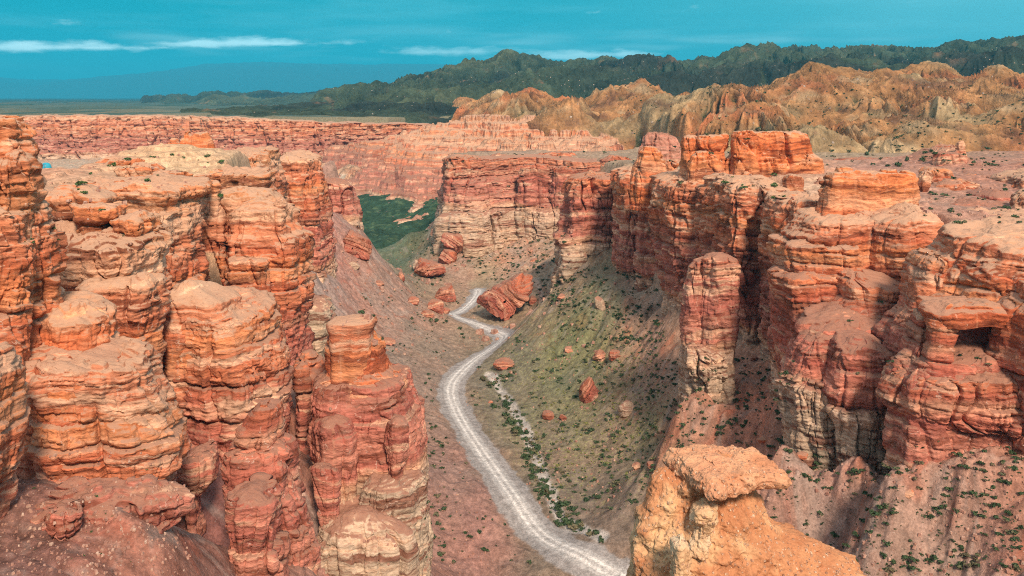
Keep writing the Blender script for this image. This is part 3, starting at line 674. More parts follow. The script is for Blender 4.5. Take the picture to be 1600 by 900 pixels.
tower('rock_wall', 'recessed banded wall under the plateau ledges, left of the narrow black cleft', 'rock wall', [(338,222,314),(352,214,314),(366,226,314),(392,240,316),(440,246,324),(500,240,332)], 176, 20, p=4, k=.8, amp=.9, seed=14, rise=1)
tower('rock_wall', 'small stepped pale wall between the plateau ledges and the cleft pillar', 'rock wall', [(273,268,430),(280,256,428),(290,262,424),(330,270,420),(400,290,400)], 232, 16, p=4, amp=.8, rise=1, seed=15)
# the cleft pillar
t = thing('rock_pillar', 'tall banded pillar with a broken cap beside the black cleft, facing the valley', 'rock pillar', (X(415, 200), 205, 40))
tower('shaft', '', '', [(332,362,462),(340,358,466),(356,356,467),(370,354,470),(380,350,482),(400,350,485),(470,352,486),(520,356,487),(600,362,486)], 194, 20, p=3.6, dome=1.8, kc=.8, amp=.85, parent=t, seed=16, orange=.08)
tower('shaft', '', '', [(322,340,366),(350,340,372),(380,338,376),(420,344,380),(480,354,385),(560,370,400)], 199, 14, p=3, amp=.7, parent=t, seed=17)
tower('cap', '', '', [(301,342,424),(308,334,434),(318,336,442),(326,346,440),(334,350,436)], 201, 11, p=3, amp=.6, kc=.4, k=.5, dome=.6, parent=t, seed=18, lump=.2)
tower('buttress', '', '', [(408,352,424),(414,352,430),(430,354,430),(500,356,434),(560,360,440)], 190, 9, p=3, amp=.6, k=.6, parent=t, seed=19, dome=.5)
# broad shelves in front
tower('rock_shelf', 'broad sandy shelf with a pale rounded rim in the middle of the left side', 'rock shelf', [(391,18,255),(402,10,268),(418,14,268),(436,30,264),(444,40,262),(470,50,262),(520,60,262),(600,70,250)], 139, 22, p=3.2, rise=2.2, dome=.8, kc=.6, amp=.9, seed=20, zshift=0, lump=.12)
tower('rock_shelf', 'dark hollowed shelf under the broad sandy one, above the smooth dome', 'rock shelf', [(452,120,262),(470,128,264),(500,110,262),(520,150,258),(560,170,256),(640,180,252)], 137, 12, p=3, kc=.5, amp=.9, seed=21, dome=1, zshift=0)
tower('rock_shelf', 'flat pebbly shelf with a pale ragged rim on the left edge of the photo', 'rock shelf', [(428,-60,60),(440,-60,92),(456,-60,96),(470,-60,80),(490,-60,96),(560,-60,110)], 118, 15, p=3, dome=.8, rise=1, amp=.75, kc=.5, seed=22)
tower('rock_block', 'low orange knob on the left edge above the flat pebbly shelf', 'rock', [(384,-40,12),(392,-42,24),(408,-42,28),(414,-42,40),(436,-40,46),(450,-40,40)], 117, 8, p=2.5, amp=.5, k=.5, seed=23, orange=.3)
tower('rock_shelf', 'vivid orange two-layered shelf with a square right end on the left side', 'rock shelf', [(508,26,168),(514,22,186),(530,24,190),(556,30,192),(570,34,200),(580,20,206),(600,10,214),(680,10,214)], 112, 16, p=3.6, rise=1.5, dome=.4, amp=.75, kc=.5, seed=24, orange=.6, zshift=1)
tower('rock_shelf', 'broken tan shelf between the pebbly left shelf and the vivid orange one', 'rock shelf', [(476,-60,110),(486,-60,122),(500,-60,126),(530,-60,122),(600,-60,120)], 118, 12, p=3, amp=.7, kc=.6, seed=25, dome=.3)
t = thing('rock_buttress', 'large red buttress of ragged ledges above the sandy slope in the lower left', 'rock buttress', (110, 108, 50)); t.location = (X(170, 108), 110, 50)
tower('lower_beds', '', '', [(590,40,244),(600,34,252),(618,30,252),(640,36,256),(652,44,264),(690,40,286),(715,40,296),(740,60,300),(770,90,298),(786,140,280),(840,160,270)], 106, 16, p=3.2, dome=.5, rise=.8, amp=.85, kc=.5, parent=t, seed=26, zshift=2)
tower('upper_beds', '', '', [(574,10,140),(580,4,204),(596,6,212),(640,10,220)], 107, 15, p=3, dome=.3, amp=.7, kc=.6, parent=t, seed=27, zshift=-2)
tower('rock_buttress', 'red rounded buttress cut off by the left edge of the photo, lower left', 'rock buttress', [(575,-70,10),(590,-70,24),(640,-70,40),(700,-70,44),(760,-70,38),(820,-70,22),(880,-70,8),(960,-70,0)], 88, 12, p=2.4, amp=.7, k=.7, kc=.6, seed=28, zshift=-6, dome=1.0)
# smooth dome in the middle
t = thing('rock_mass', 'big rounded red mass with a smooth sandy top left of the lone pinnacle', 'rock mass', (X(345, 150), 160, 35))
tower('lower_mass', '', '', [(503,262,420),(512,260,434),(530,258,438),(560,256,440),(580,254,452),(600,254,458),(620,254,456),(640,254,460),(700,254,462),(760,260,460),(860,270,455)], 148, 24, p=2.8, dome=1.2, rise=1.0, amp=.9, kc=.5, parent=t, seed=29, zshift=2)
tower('smooth_cap', '', '', [(462,262,330),(470,250,350),(480,248,372),(492,248,378),(502,250,380),(516,252,382)], 149, 15, p=2.4, dome=1.6, amp=.45, kc=.3, parent=t, seed=30, lump=.14, zshift=6)
tower('rock_wall', 'red cleft wall between the dark hollowed shelf and the smooth-topped mass', 'rock wall', [(540,186,238),(560,186,238),(600,190,240),(700,190,244)], 141, 10, p=3, amp=.7, seed=31, zshift=-4)
tower('rock_block', 'low dark red rock lying between the ragged buttress and the small stacked spire', 'rock', [(722,290,340),(730,284,346),(760,284,348),(775,286,340),(800,290,320)], 130, 9, p=2.8, amp=.5, k=.6, seed=32, zshift=0, dome=.6)
# small stacked spire
t = thing('rock_spire', 'narrow stacked spire of tilting red beds, left of the lone pinnacle', 'rock spire', (X(410, 125), 129, 30))
tower('upper_stack', '', '', [(638,402,428),(646,396,438),(666,384,440),(690,362,446),(700,366,450),(712,378,452),(760,376,456)], 124, 6, p=2.4, amp=.5, k=.5, parent=t, seed=33, zshift=-4)
tower('lower_stack', '', '', [(712,366,456),(722,350,468),(745,350,474),(780,354,476),(800,358,486),(850,368,496),(880,380,500),(960,390,500)], 122, 10, p=2.8, amp=.6, k=.6, parent=t, seed=34, zshift=-4, dome=.5)
t = thing('rock_block', 'square red block with a lumpy brown top at the foot of the narrow stacked spire', 'rock', (X(400, 112), 116, 30))
tower('body', '', '', [(790,352,440),(798,347,452),(830,348,456),(846,356,455),(960,362,455)], 112, 8, p=3, amp=.5, k=.6, parent=t, seed=35, zshift=-6, dome=.7, rise=.8)
# the lone pinnacle
t = thing('rock_pinnacle', 'lone flat-capped pinnacle of red and orange beds standing beside the gravel road', 'rock pinnacle', (X(575, 165), 168, 20))
tower('cap', '', '', [(508,514,584),(511,510,588),(521,511,588),(525,514,584),(530,515,582)], 159, 8.5, p=2.6, amp=.16, kc=.2, k=.4, dome=.25, parent=t, seed=36, zshift=10, round_=.4)
tower('neck', '', '', [(521,516,582),(540,510,586),(550,508,598),(582,504,606),(596,506,612),(604,490,626),(612,486,636),(624,488,634),(660,490,630)], 159, 13, p=2.8, amp=.42, k=.5, kc=.6, parent=t, seed=37, zshift=6, orange=.35)
tower('body', '', '', [(612,494,632),(618,486,638),(640,484,642),(680,482,655),(712,486,659),(750,488,661),(800,494,662),(850,500,664),(940,505,668)], 156, 21, p=3.0, amp=.6, k=.8, kc=.7, parent=t, seed=38, zshift=-5, dome=.5, zb=8)
tower('buttress', '', '', [(664,606,634),(672,602,641),(700,600,642),(722,604,640),(750,606,630)], 154, 6, p=2.4, amp=.3, k=.5, parent=t, seed=39, zshift=-2, dome=.4)
tower('buttress', '', '', [(668,488,552),(680,484,558),(730,490,562),(760,500,562)], 153.5, 7, p=2.6, amp=.35, k=.5, parent=t, seed=40, zshift=-4, dome=.7)
tower('pale_foot', '', '', [(770,574,652),(780,570,660),(800,566,663),(850,560,666),(960,550,668)], 151, 12, p=3.2, amp=.6, k=.7, parent=t, seed=41, zshift=-10, dome=.5, zb=6)
tower('pale_foot', '', '', [(838,500,620),(850,490,640),(880,480,652),(960,470,658)], 145, 12, p=3, amp=.6, k=.7, parent=t, seed=42, zshift=-4, dome=1.0, zb=6, rise=1.5)
tower('rock_block', 'small dark red block leaning on the left foot of the lone pinnacle', 'rock', [(734,490,516),(740,485,530),(750,486,534),(790,490,533),(818,498,530),(850,505,528)], 148, 4, p=3, amp=.3, k=.4, seed=43, zshift=6)
tower('rock_block', 'grey smooth rocks in the gap behind the left shoulder of the lone pinnacle', 'rock', [(568,462,496),(580,458,506),(610,458,508),(650,460,505),(690,462,500)], 172, 10, p=2.4, amp=.5, k=.6, seed=44, zshift=6, dome=.8)
tower('rock_cliff', 'pale low cliff below the cleft pillar, at the top of the left scree slope', 'cliff', [(478,470,510),(490,468,524),(520,466,528),(545,470,520),(580,470,515)], 240, 16, p=3, amp=.7, seed=45, zshift=-24)

tower('rock_mound', 'smooth sandy mound with an undercut rocky rim in the lower left corner', 'rock mound', [(812,60,284),(822,40,293),(840,40,296),(858,60,280),(875,80,240),(895,90,215)], 95, 11, p=2.6, amp=1.0, kc=.8, k=.6, seed=46, dome=.6, rise=1.0, zshift=-14)
tower('rock_block', 'small undercut boulder shelf half buried in the lower left sand', 'rock', [(808,72,130),(818,64,134),(838,62,132),(852,76,124)], 92, 5, p=2.4, amp=.7, kc=.8, k=.4, seed=47, dome=.2, zshift=-14, ext=2)

for i, (a, b_, c_, Yq, lb) in enumerate([(250,150,236,232,'low crumbly outcrop on the back of the sand mound, near its crest'),(262,176,262,214,'flat broken slab outcrop across the middle of the sand mound'),(270,230,300,205,'short pale outcrop on the sand mound below the three joined stacks'),(286,96,150,178,'low dark-edged outcrop on the left end of the sand mound'),(266,300,360,238,'rough tan outcrop between the joined stacks and the pale stepped cliff'),(285,250,330,196,'rubbly pale outcrop just behind the long overhanging ledge')]):
    tower('rock_outcrop', lb, 'outcrop', [(a, b_+8, c_-8), (a+5, b_, c_), (a+9, b_+3, c_-4), (a+16, b_+4, c_-6)], Yq, 7, p=2.4, amp=.75, kc=.7, k=.5, seed=120+i, dome=.3, lump=.3)

# ---- middle distance
t = thing('rock_cliff', 'broad red cliff with a thick cream base closing the valley behind the tilted slab', 'cliff', (20, 520, 30))
ribbon('rock_face', '', '', [(694,640,250,480),(702,582,247,480),(716,566,246,440),(770,570,249,412),(830,574,246,412),(880,566,250,410),(930,560,254,410),(985,570,258,410)], D=34, rise=.5, zshift=-2.5, amp=1.15, k=1.5, kc=1.4, batter=9, orange=-.15, parent=t, steps=[(0,13),(.50,11.5),(.555,9.5),(.60,6),(.78,3),(.84,.5),(1,0)], res=1.35)
tower('shoulder', '', '', [(245,706,745),(252,698,750),(300,696,752),(330,692,756)], 562, 18, p=3.5, amp=1.1, kc=1.2, parent=t, seed=50, zshift=-2.5, ext=20)
tower('buttress', '', '', [(258,820,850),(264,816,856),(300,812,860),(330,808,862)], 562, 14, p=3, amp=1.1, parent=t, seed=51, zshift=-2.5, ext=16)
tower('buttress', '', '', [(262,868,900),(268,864,906),(300,862,912),(330,860,914)], 556, 14, p=3, amp=1.1, parent=t, seed=52, zshift=-2.5, ext=16)
# ---- right side, far to near
tower('rock_wall', 'shaded recess wall between the pale-topped column and the wide banded column', 'rock wall', [(290,1000,1062),(300,996,1066),(520,996,1066)], 352, 26, p=3, amp=.9, seed=130, zshift=-1, ext=20, kc=1.9)
tower('rock_wall', 'shaded recess between the dark ragged column and the pale-topped column', 'rock wall', [(284,930,985),(300,928,990),(460,928,990)], 410, 26, p=3, amp=.9, seed=131, zshift=-4, ext=20, kc=1.9)
tower('rock_wall', 'narrow shaded wall linking the wide banded column to the recessed thin-bedded wall', 'rock wall', [(300,1090,1150),(320,1088,1152),(560,1088,1152)], 282, 26, p=3, amp=.9, seed=132, zshift=-2, ext=16, kc=1.9)
tower('rock_wall', 'shaded wall behind the stepped ledges, under the long flat orange block', 'rock wall', [(316,1196,1300),(330,1190,1300),(600,1190,1300)], 240, 30, p=3, amp=.9, seed=133, zshift=-1, ext=16)
for i, (a, b_, c_, Yq, lb) in enumerate([(252,760,800,596,'low rosy outcrop on the flat top of the broad cream cliff, left'),(249,842,905,598,'wide low outcrop on the flat top of the broad cream cliff, middle'),(256,940,985,560,'small rough outcrop between the cream cliff top and the rim columns'),(262,1010,1056,400,'pale rubble outcrop behind the second rim column')]):
    tower('rock_outcrop', lb, 'outcrop', [(a-10, b_+8, c_-8), (a-5, b_, c_), (a+4, b_+3, c_-4), (a+14, b_+4, c_-6)], Yq, 12, p=2.4, amp=.9, kc=.9, k=.6, seed=140+i, dome=.3, lump=.3, zshift=-8)

t = thing('rock_butte', 'big bright orange butte split by dark clefts, on the right rim below the ochre hills', 'butte', (X(1175, 310), 315, Z(270, 305)))
tower('block', '', '', [(207,1158,1250),(212,1150,1258),(222,1146,1262),(240,1140,1268),(252,1130,1284),(272,1128,1285),(285,1126,1286)], 306, 15, p=3.4, orange=.6, k=.7, amp=.7, kc=1.2, parent=t, seed=60, zshift=1)
tower('block', '', '', [(212,1092,1138),(218,1086,1139),(230,1088,1138),(240,1096,1134),(262,1092,1140),(285,1090,1145)], 307, 10, p=3, orange=.6, k=.6, amp=.6, parent=t, seed=61, zshift=1)
tower('block', '', '', [(214,1070,1090),(222,1066,1096),(240,1062,1098),(256,1060,1104),(285,1058,1106)], 310, 9, p=3, orange=.6, k=.5, amp=.6, parent=t, seed=62)
tower('block', '', '', [(238,1086,1108),(246,1080,1124),(262,1074,1132),(285,1072,1138)], 303, 7, p=3, orange=.6, k=.5, amp=.5, parent=t, seed=63)
tower('block', '', '', [(205,1146,1176),(214,1142,1182),(250,1140,1184),(285,1138,1190)], 303, 8, p=3, orange=.6, k=.5, amp=.6, parent=t, seed=59)
tower('rock_stack', 'small orange cone of stacked beds left of the big split butte', 'rock stack', [(231,1002,1026),(238,996,1032),(246,994,1038),(258,988,1042),(272,984,1046)], 334, 10, p=2.6, orange=.6, k=.5, amp=.5, seed=64)
tower('rock_stack', 'low rosy ridge of rock on the skyline just left of the big split butte', 'rock stack', [(208,1010,1040),(216,1004,1056),(230,1002,1062),(250,1000,1070)], 520, 12, p=3, orange=-.35, k=.8, amp=.9, seed=65, zshift=-34)
tower('rock_stack', 'small leaning orange rock on the sandy rim right of the big split butte', 'rock stack', [(275,1226,1250),(282,1220,1258),(296,1222,1258),(308,1214,1262),(325,1210,1266)], 268, 7, p=2.6, orange=.7, k=.5, amp=.45, seed=66)
# rim columns
tower('rock_column', 'dark red ragged column on a pale foot, farthest of the right rim columns', 'rock column', [(279,906,958),(284,894,962),(296,890,964),(335,886,966),(370,884,968),(376,876,968),(430,870,970),(450,866,970)], 403, 34, p=3.2, amp=1.0, seed=67, zshift=-6, rise=1, dome=.6, kc=1.9)
tower('rock_column', 'pale-topped smooth column second from the far end of the right rim', 'rock column', [(273,966,1034),(279,958,1042),(300,958,1046),(380,958,1050),(436,956,1054),(460,956,1056)], 366, 36, p=3.4, amp=.8, kc=1.9, seed=68, zshift=1, rise=1, dome=.4)
tower('rock_column', 'wide banded column with a cream cap in the middle of the right rim', 'rock column', [(284,1030,1112),(291,1020,1120),(330,1020,1124),(400,1024,1128),(470,1034,1130),(520,1040,1130),(545,1044,1130)], 303, 36, p=3.4, amp=.95, kc=1.9, seed=69, zshift=-1, rise=1.2, dome=.5)
tower('rock_wall', 'recessed red wall of thin beds behind the free-standing rounded column', 'rock wall', [(293,1116,1212),(300,1106,1226),(330,1104,1236),(400,1106,1240),(480,1120,1240),(600,1140,1240)], 266, 36, p=3.6, amp=.95, kc=1.9, seed=70, zshift=-1, rise=1.5, dome=.6)
t = thing('rock_column', 'free-standing rounded double column on a cracked pale foot below the right rim', 'rock column', (X(1108, 245), 250, 20))
tower('shaft', '', '', [(403,1104,1140),(412,1098,1152),(430,1096,1156),(480,1094,1156),(520,1092,1152),(590,1088,1148)], 240, 11, p=2.6, amp=.55, k=.6, kc=.6, parent=t, seed=71, zshift=-4, dome=1.0)
tower('shaft', '', '', [(410,1082,1112),(424,1072,1118),(470,1066,1120),(540,1062,1118),(600,1062,1115)], 243, 10, p=2.8, amp=.55, k=.6, parent=t, seed=72, zshift=-4, dome=.8)
tower('pale_foot', '', '', [(545,1064,1106),(552,1060,1116),(570,1062,1136),(590,1066,1140),(600,1074,1136),(640,1090,1130)], 238, 10, p=2.8, amp=.9, k=.5, kc=1.3, parent=t, seed=73, zshift=-6, dome=.6)
t = thing('rock_wall', 'tall red wall below the cream ledges, its pale lower face beside the rounded column', 'rock wall', (X(1230, 220), 225, 20))
tower('face', '', '', [(470,1200,1330),(480,1194,1340),(500,1194,1345),(530,1200,1345),(600,1192,1340),(640,1195,1330),(700,1205,1330)], 218, 24, p=3, amp=.8, parent=t, seed=74, zshift=-4, kc=.8, dome=.6)
# the ledged corner
t = thing('rock_ledges', 'stepped cream and orange ledges jutting out at the middle of the right rim', 'ledges', (X(1270, 222), 228, 60))
tower('ledge', '', '', [(346,1246,1420),(352,1238,1430),(372,1228,1434),(378,1222,1434),(384,1224,1430),(420,1214,1425)], 219, 26, p=3.6, amp=.75, kc=.6, parent=t, seed=75, zshift=0, dome=.6, rise=1)
tower('ledge', '', '', [(388,1206,1345),(396,1202,1350),(430,1204,1350),(440,1212,1348),(470,1216,1346),(500,1214,1345)], 215, 24, p=3.4, amp=.75, kc=.6, parent=t, seed=76, zshift=0, dome=.4)
tower('ledge', '', '', [(432,1212,1330),(440,1196,1336),(470,1200,1342),(490,1204,1342),(540,1208,1340)], 213, 18, p=3.2, amp=.7, kc=.6, parent=t, seed=77, zshift=-2, dome=.6, orange=.2)
tower('rock_block', 'long flat-topped orange block with a knobbly crest above the cream ledges', 'rock', [(272,1290,1424),(280,1284,1434),(296,1280,1436),(318,1276,1437),(334,1272,1438),(350,1270,1440)], 228, 9, p=4, orange=.6, amp=.6, k=.6, kc=.5, seed=78, zshift=1, dome=.2, lump=.05)
for i, (a, b, c, d_) in enumerate([(262, 270, 1302, 1334), (266, 274, 1372, 1402), (268, 276, 1404, 1432), (272, 280, 1336, 1370)]):
    tower('boulder', ['round-topped knob on the left end of the long orange block', 'tall square knob on the crest of the long orange block', 'low knob on the right end of the long orange block', 'flat slab lying on the crest of the long orange block'][i], 'rock', [(a, c+3, d_-3), (a+5, c, d_), (b+6, c, d_)], 230, 5, p=2.6, orange=.7, amp=.3, k=.4, seed=80+i, group=None)
tower('rock_wall', 'rounded banded bay of rock with a cream rim right of the stepped ledges', 'rock wall', [(343,1376,1470),(352,1350,1482),(372,1342,1480),(400,1338,1478),(450,1336,1466),(490,1336,1440),(520,1336,1430)], 212, 24, p=2.8, amp=.8, kc=.5, seed=84, zshift=0, dome=.8, rise=1)
tower('rock_ledge', 'thin dark-edged slab running to the right edge above the near right cliff', 'ledge', [(352,1480,1700),(360,1466,1700),(366,1440,1700),(374,1446,1700),(400,1450,1700)], 214, 30, p=4, amp=.6, kc=.3, seed=85, dome=.5, rise=.6)
t = thing('rock_wall', 'sandy bowl of low red ledges holding dark bushes in the middle of the right side', 'rock wall', (X(1330, 205), 210, 40))
tower('ledge', '', '', [(452,1300,1360),(462,1290,1420),(480,1292,1424),(520,1262,1430),(560,1250,1430)], 204, 20, p=2.8, amp=.75, kc=.6, parent=t, seed=86, zshift=0, dome=1.0, rise=4)
tower('ledge', '', '', [(516,1250,1400),(524,1238,1410),(545,1232,1410),(560,1222,1400),(600,1216,1390)], 199, 14, p=2.8, amp=.7, kc=.5, parent=t, seed=87, zshift=-2, dome=.8, rise=3)
t = thing('rock_buttress', 'rounded brick-red buttress on a grey cracked foot at the base of the right cliffs', 'rock buttress', (X(1265, 195), 200, 20))
tower('shaft', '', '', [(536,1246,1330),(545,1236,1352),(570,1226,1358),(612,1218,1350),(640,1216,1345)], 195, 16, p=2.8, amp=.7, k=.8, kc=.6, parent=t, seed=88, zshift=-4, dome=.8, rise=2, orange=.1)
tower('pale_foot', '', '', [(600,1222,1330),(612,1214,1340),(650,1216,1345),(680,1226,1345),(720,1240,1340)], 193, 14, p=2.8, amp=.9, k=.6, kc=1.0, parent=t, seed=89, zshift=-9, dome=.4)
t = thing('rock_buttress', 'second rounded brick-red buttress, between the grey-footed one and the big overhang', 'rock buttress', (X(1325, 185), 190, 20))
tower('shaft', '', '', [(562,1300,1392),(570,1292,1400),(600,1284,1400),(630,1280,1400),(655,1286,1396),(670,1296,1390)], 187, 14, p=2.6, amp=.65, k=.7, kc=.6, parent=t, seed=90, zshift=-5, dome=.8, rise=3.5, orange=.1)
tower('pale_foot', '', '', [(645,1292,1370),(655,1290,1380),(680,1300,1376),(720,1306,1372)], 186, 10, p=2.6, amp=.7, k=.5, parent=t, seed=91, zshift=-7)
# near right cliff with its alcove
t = thing('rock_cliff', 'large cream-topped cliff on the right with a deep alcove and an overhanging base', 'cliff', (X(1500, 175), 190, 30))
tower('upper_beds', '', '', [(398,1478,1760),(404,1464,1760),(420,1460,1760),(438,1444,1760),(470,1430,1760),(500,1412,1760),(512,1414,1760),(520,1440,1760),(526,1450,1760)], 172, 34, p=3.6, amp=.85, kc=.5, parent=t, seed=92, zshift=1, dome=.8, rise=2.5, orange=.15, ext=0.3)
tower('top_slab', '', '', [(370,1540,1760),(380,1500,1760),(392,1474,1760),(404,1456,1760)], 186, 24, p=3, amp=.5, kc=.3, parent=t, seed=93, dome=.8, rise=2)
tower('roof', '', '', [(484,1430,1560),(490,1420,1590),(500,1424,1600),(512,1436,1600)], 168.5, 14, p=3, amp=.5, kc=.3, parent=t, seed=94, zshift=0, dome=.3, orange=.4, ext=0.3)
tower('alcove_wall', '', '', [(505,1470,1700),(560,1465,1700),(620,1460,1700)], 177, 16, p=4, amp=.5, kc=.4, parent=t, seed=95, zshift=-8)
tower('pillar', '', '', [(505,1444,1502),(520,1446,1500),(545,1446,1492),(565,1440,1492),(590,1434,1494),(620,1430,1500)], 168.5, 6, p=2.8, amp=.4, k=.5, kc=.4, parent=t, seed=96, zshift=-2, orange=.25)
tower('side_wall', '', '', [(496,1424,1450),(520,1416,1450),(560,1408,1448),(590,1404,1448),(620,1400,1448)], 172, 10, p=3, amp=.5, k=.6, parent=t, seed=97, zshift=-4)
tower('alcove_floor', '', '', [(578,1410,1600),(586,1400,1610),(600,1388,1640),(612,1380,1680),(640,1380,1680)], 168, 12, p=3, amp=.6, k=.6, kc=.8, parent=t, seed=98, zshift=0, dome=.6, rise=2.2)
tower('overhanging_base', '', '', [(602,1396,1780),(610,1378,1780),(625,1372,1780),(655,1366,1780),(668,1372,1780),(684,1400,1780),(698,1450,1780),(712,1500,1780),(722,1560,1780)], 164.5, 26, p=3.4, amp=.75, k=.7, kc=.9, parent=t, seed=99, zshift=8, dome=.3, lump=.05)
tower('corner_pillar', '', '', [(500,1574,1760),(510,1562,1760),(540,1550,1760),(600,1546,1760),(640,1544,1760),(690,1556,1760)], 158, 20, p=3, amp=.7, k=.7, kc=.6, parent=t, seed=100, zshift=-1, orange=.3, rise=1.5)
tower('corner_pillar', '', '', [(468,1592,1760),(478,1586,1760),(500,1584,1760),(520,1590,1760)], 158.5, 20, p=3, amp=.6, k=.7, parent=t, seed=101, zshift=1, orange=.1)
tower('rock_block', 'ragged dark red block wedged between the bush-filled bowl and the near right cliff', 'rock', [(402,1428,1476),(410,1420,1490),(440,1410,1480),(470,1404,1470),(490,1400,1460),(520,1380,1440),(545,1370,1430),(570,1374,1430)], 186, 14, p=2.8, amp=.7, k=.6, seed=102, zshift=-4)
# behind the right rim
t = thing('rock_hill', 'dusty red hill topped by a small chimney of stone, far right plateau', 'rock hill', (X(1470, 350), 365, 70))
tower('mound', '', '', [(248,1440,1510),(256,1415,1530),(268,1390,1550),(284,1360,1570),(310,1340,1600)], 350, 60, p=2.2, amp=.7, kc=.3, parent=t, seed=103, zshift=-22, dome=3, rise=2)
tower('chimney', '', '', [(222,1494,1506),(228,1490,1509),(236,1490,1510),(242,1487,1510),(252,1486,1513),(262,1480,1516)], 362, 6, p=2.6, amp=.35, k=.4, parent=t, seed=104, zshift=-26, orange=.2)
tower('shoulder', '', '', [(240,1462,1500),(246,1458,1512),(262,1454,1514)], 358, 8, p=2.6, amp=.4, k=.4, parent=t, seed=105, zshift=-26)
tower('rock_block', 'rosy square block with a pale top at the foot of the dusty red hill', 'rock', [(264,1440,1484),(270,1434,1490),(280,1436,1490),(296,1434,1486),(310,1434,1484)], 300, 9, p=3.4, amp=.5, k=.5, seed=106, zshift=-14)
tower('rock_block', 'pale crumbly block between the long orange block and the rosy square one', 'rock', [(270,1432,1456),(276,1428,1460),(300,1428,1452)], 270, 7, p=2.8, amp=.5, k=.5, seed=107, zshift=-2)
tower('rock_ledge', 'low line of rosy rocks on the plateau near the right edge', 'ledge', [(260,1536,1572),(264,1530,1578),(275,1528,1580),(290,1526,1584)], 380, 8, p=3, amp=.5, k=.5, seed=108, zshift=-18)
tower('rock_ledge', 'pale upper mesa ledge cut by the right edge of the photo', 'ledge', [(276,1570,1720),(284,1554,1720),(296,1550,1720),(310,1548,1720),(330,1540,1720)], 300, 30, p=3, amp=.7, k=.7, seed=109, zshift=2, dome=.6)
tower('rock_ledge', 'grey overhanging slab with a dark underside on the right plateau', 'ledge', [(302,1524,1572),(308,1506,1600),(318,1508,1600),(330,1540,1600),(348,1560,1600)], 262, 20, p=2.8, amp=.6, k=.7, kc=.4, seed=110, dome=.8, zshift=-30)
tower('rock_block', 'rounded grey and cream block on the right edge behind the near cliff', 'rock', [(300,1590,1660),(308,1576,1660),(320,1572,1660),(342,1572,1660),(356,1570,1660)], 240, 14, p=2.8, amp=.6, k=.6, seed=111, dome=.5, zshift=2)
tower('rock_ledge', 'low dusty red terrace on the plateau above the thin dark-edged slab', 'ledge', [(336,1450,1600),(340,1444,1620),(350,1444,1640),(370,1440,1640)], 240, 30, p=2.6, amp=.6, k=.7, kc=.3, seed=112, dome=1.0, zshift=-24, rise=2)

for i, (a, b_, c_, Yq, dp, lb) in enumerate([(292,1440,1530,290,14,'long low red ledge across the dusty plateau at far right'),(318,1452,1516,262,10,'short dark ledge on the dusty plateau, just above the thin slab'),(268,1290,1350,420,14,'low rosy ledge behind the long flat orange block'),(256,1300,1420,480,20,'faint pink step in the plateau at the foot of the ochre hills'),(284,1470,1560,330,12,'broken rosy step between the square block and the pale upper mesa'),(262,1580,1640,440,14,'small rosy outcrop at the right edge below the ochre hills'),(288,1266,1292,285,6,'small pale boulder heap left of the long flat orange block')]):
    tower('rock_outcrop', lb, 'outcrop', [(a-6, b_+10, c_-12), (a, b_, c_), (a+7, b_+4, c_-4), (a+18, b_+4, c_-6)], Yq, dp, p=2.4, amp=.9, kc=.9, k=.6, seed=150+i, dome=.4, lump=.3, zshift=-16)

# ------------------------------------------------------------------ foreground pedestal
def fg_material(name, c0, c1, c2):
    m = bpy.data.materials.new(name); m.use_nodes = True; n = NT(m.node_tree)
    pos = n.n('ShaderNodeNewGeometry').outputs['Position']
    a = n.noise(pos, 1.4, 6, 0.65); b_ = n.noise(pos, 11, 6, 0.7); big = n.noise(pos, 0.5, 3, 0.5)
    col = n.mix(n.rng(a, .35, .65, 0, 1), c0, c1); col = n.mix(n.rng(big, .48, .62, 0, .8, True), col, c2)
    v = n.vm('SCALE', col); n.l(n.rng(b_, .25, .75, .70, 1.22), v.node.inputs['Scale'])
    vo = n.n('ShaderNodeTexVoronoi'); vo.inputs['Scale'].default_value = 9.0; n.l(pos, vo.inputs['Vector'])
    sc_ = n.n('ShaderNodeSeparateColor'); n.l(vo.outputs['Color'], sc_.inputs[0])
    st_ = n.math('MULTIPLY', n.rng(vo.outputs['Distance'], .40, .28, 0, 1), n.rng(sc_.outputs[0], .62, .68, 0, 1))
    col = n.mix(n.math('MULTIPLY', st_, .75), v, n.mix(sc_.outputs[1], (.20, .10, .07), (.66, .46, .32)))
    bs = n.n('ShaderNodeBsdfPrincipled'); n.l(col, bs.inputs['Base Color']); bs.inputs['Roughness'].default_value = .95; bs.inputs['Specular IOR Level'].default_value = .1
    bp = n.n('ShaderNodeBump'); bp.inputs['Strength'].default_value = .8; bp.inputs['Distance'].default_value = .06
    n.l(n.math('ADD', b_, n.math('MULTIPLY', st_, .5)), bp.inputs['Height']); n.l(bp.outputs[0], bs.inputs['Normal'])
    o = n.n('ShaderNodeOutputMaterial'); n.l(bs.outputs[0], o.inputs[0]); return m
M_FG = fg_material('conglomerate', (.56, .26, .125), (.46, .19, .09), (.72, .46, .25))
M_FGC = fg_material('capstone_rock', (.58, .27, .15), (.64, .34, .19), (.52, .22, .11))
M_PALE = fg_material('pale_conglomerate', (.68, .45, .26), (.60, .33, .17), (.72, .54, .36))
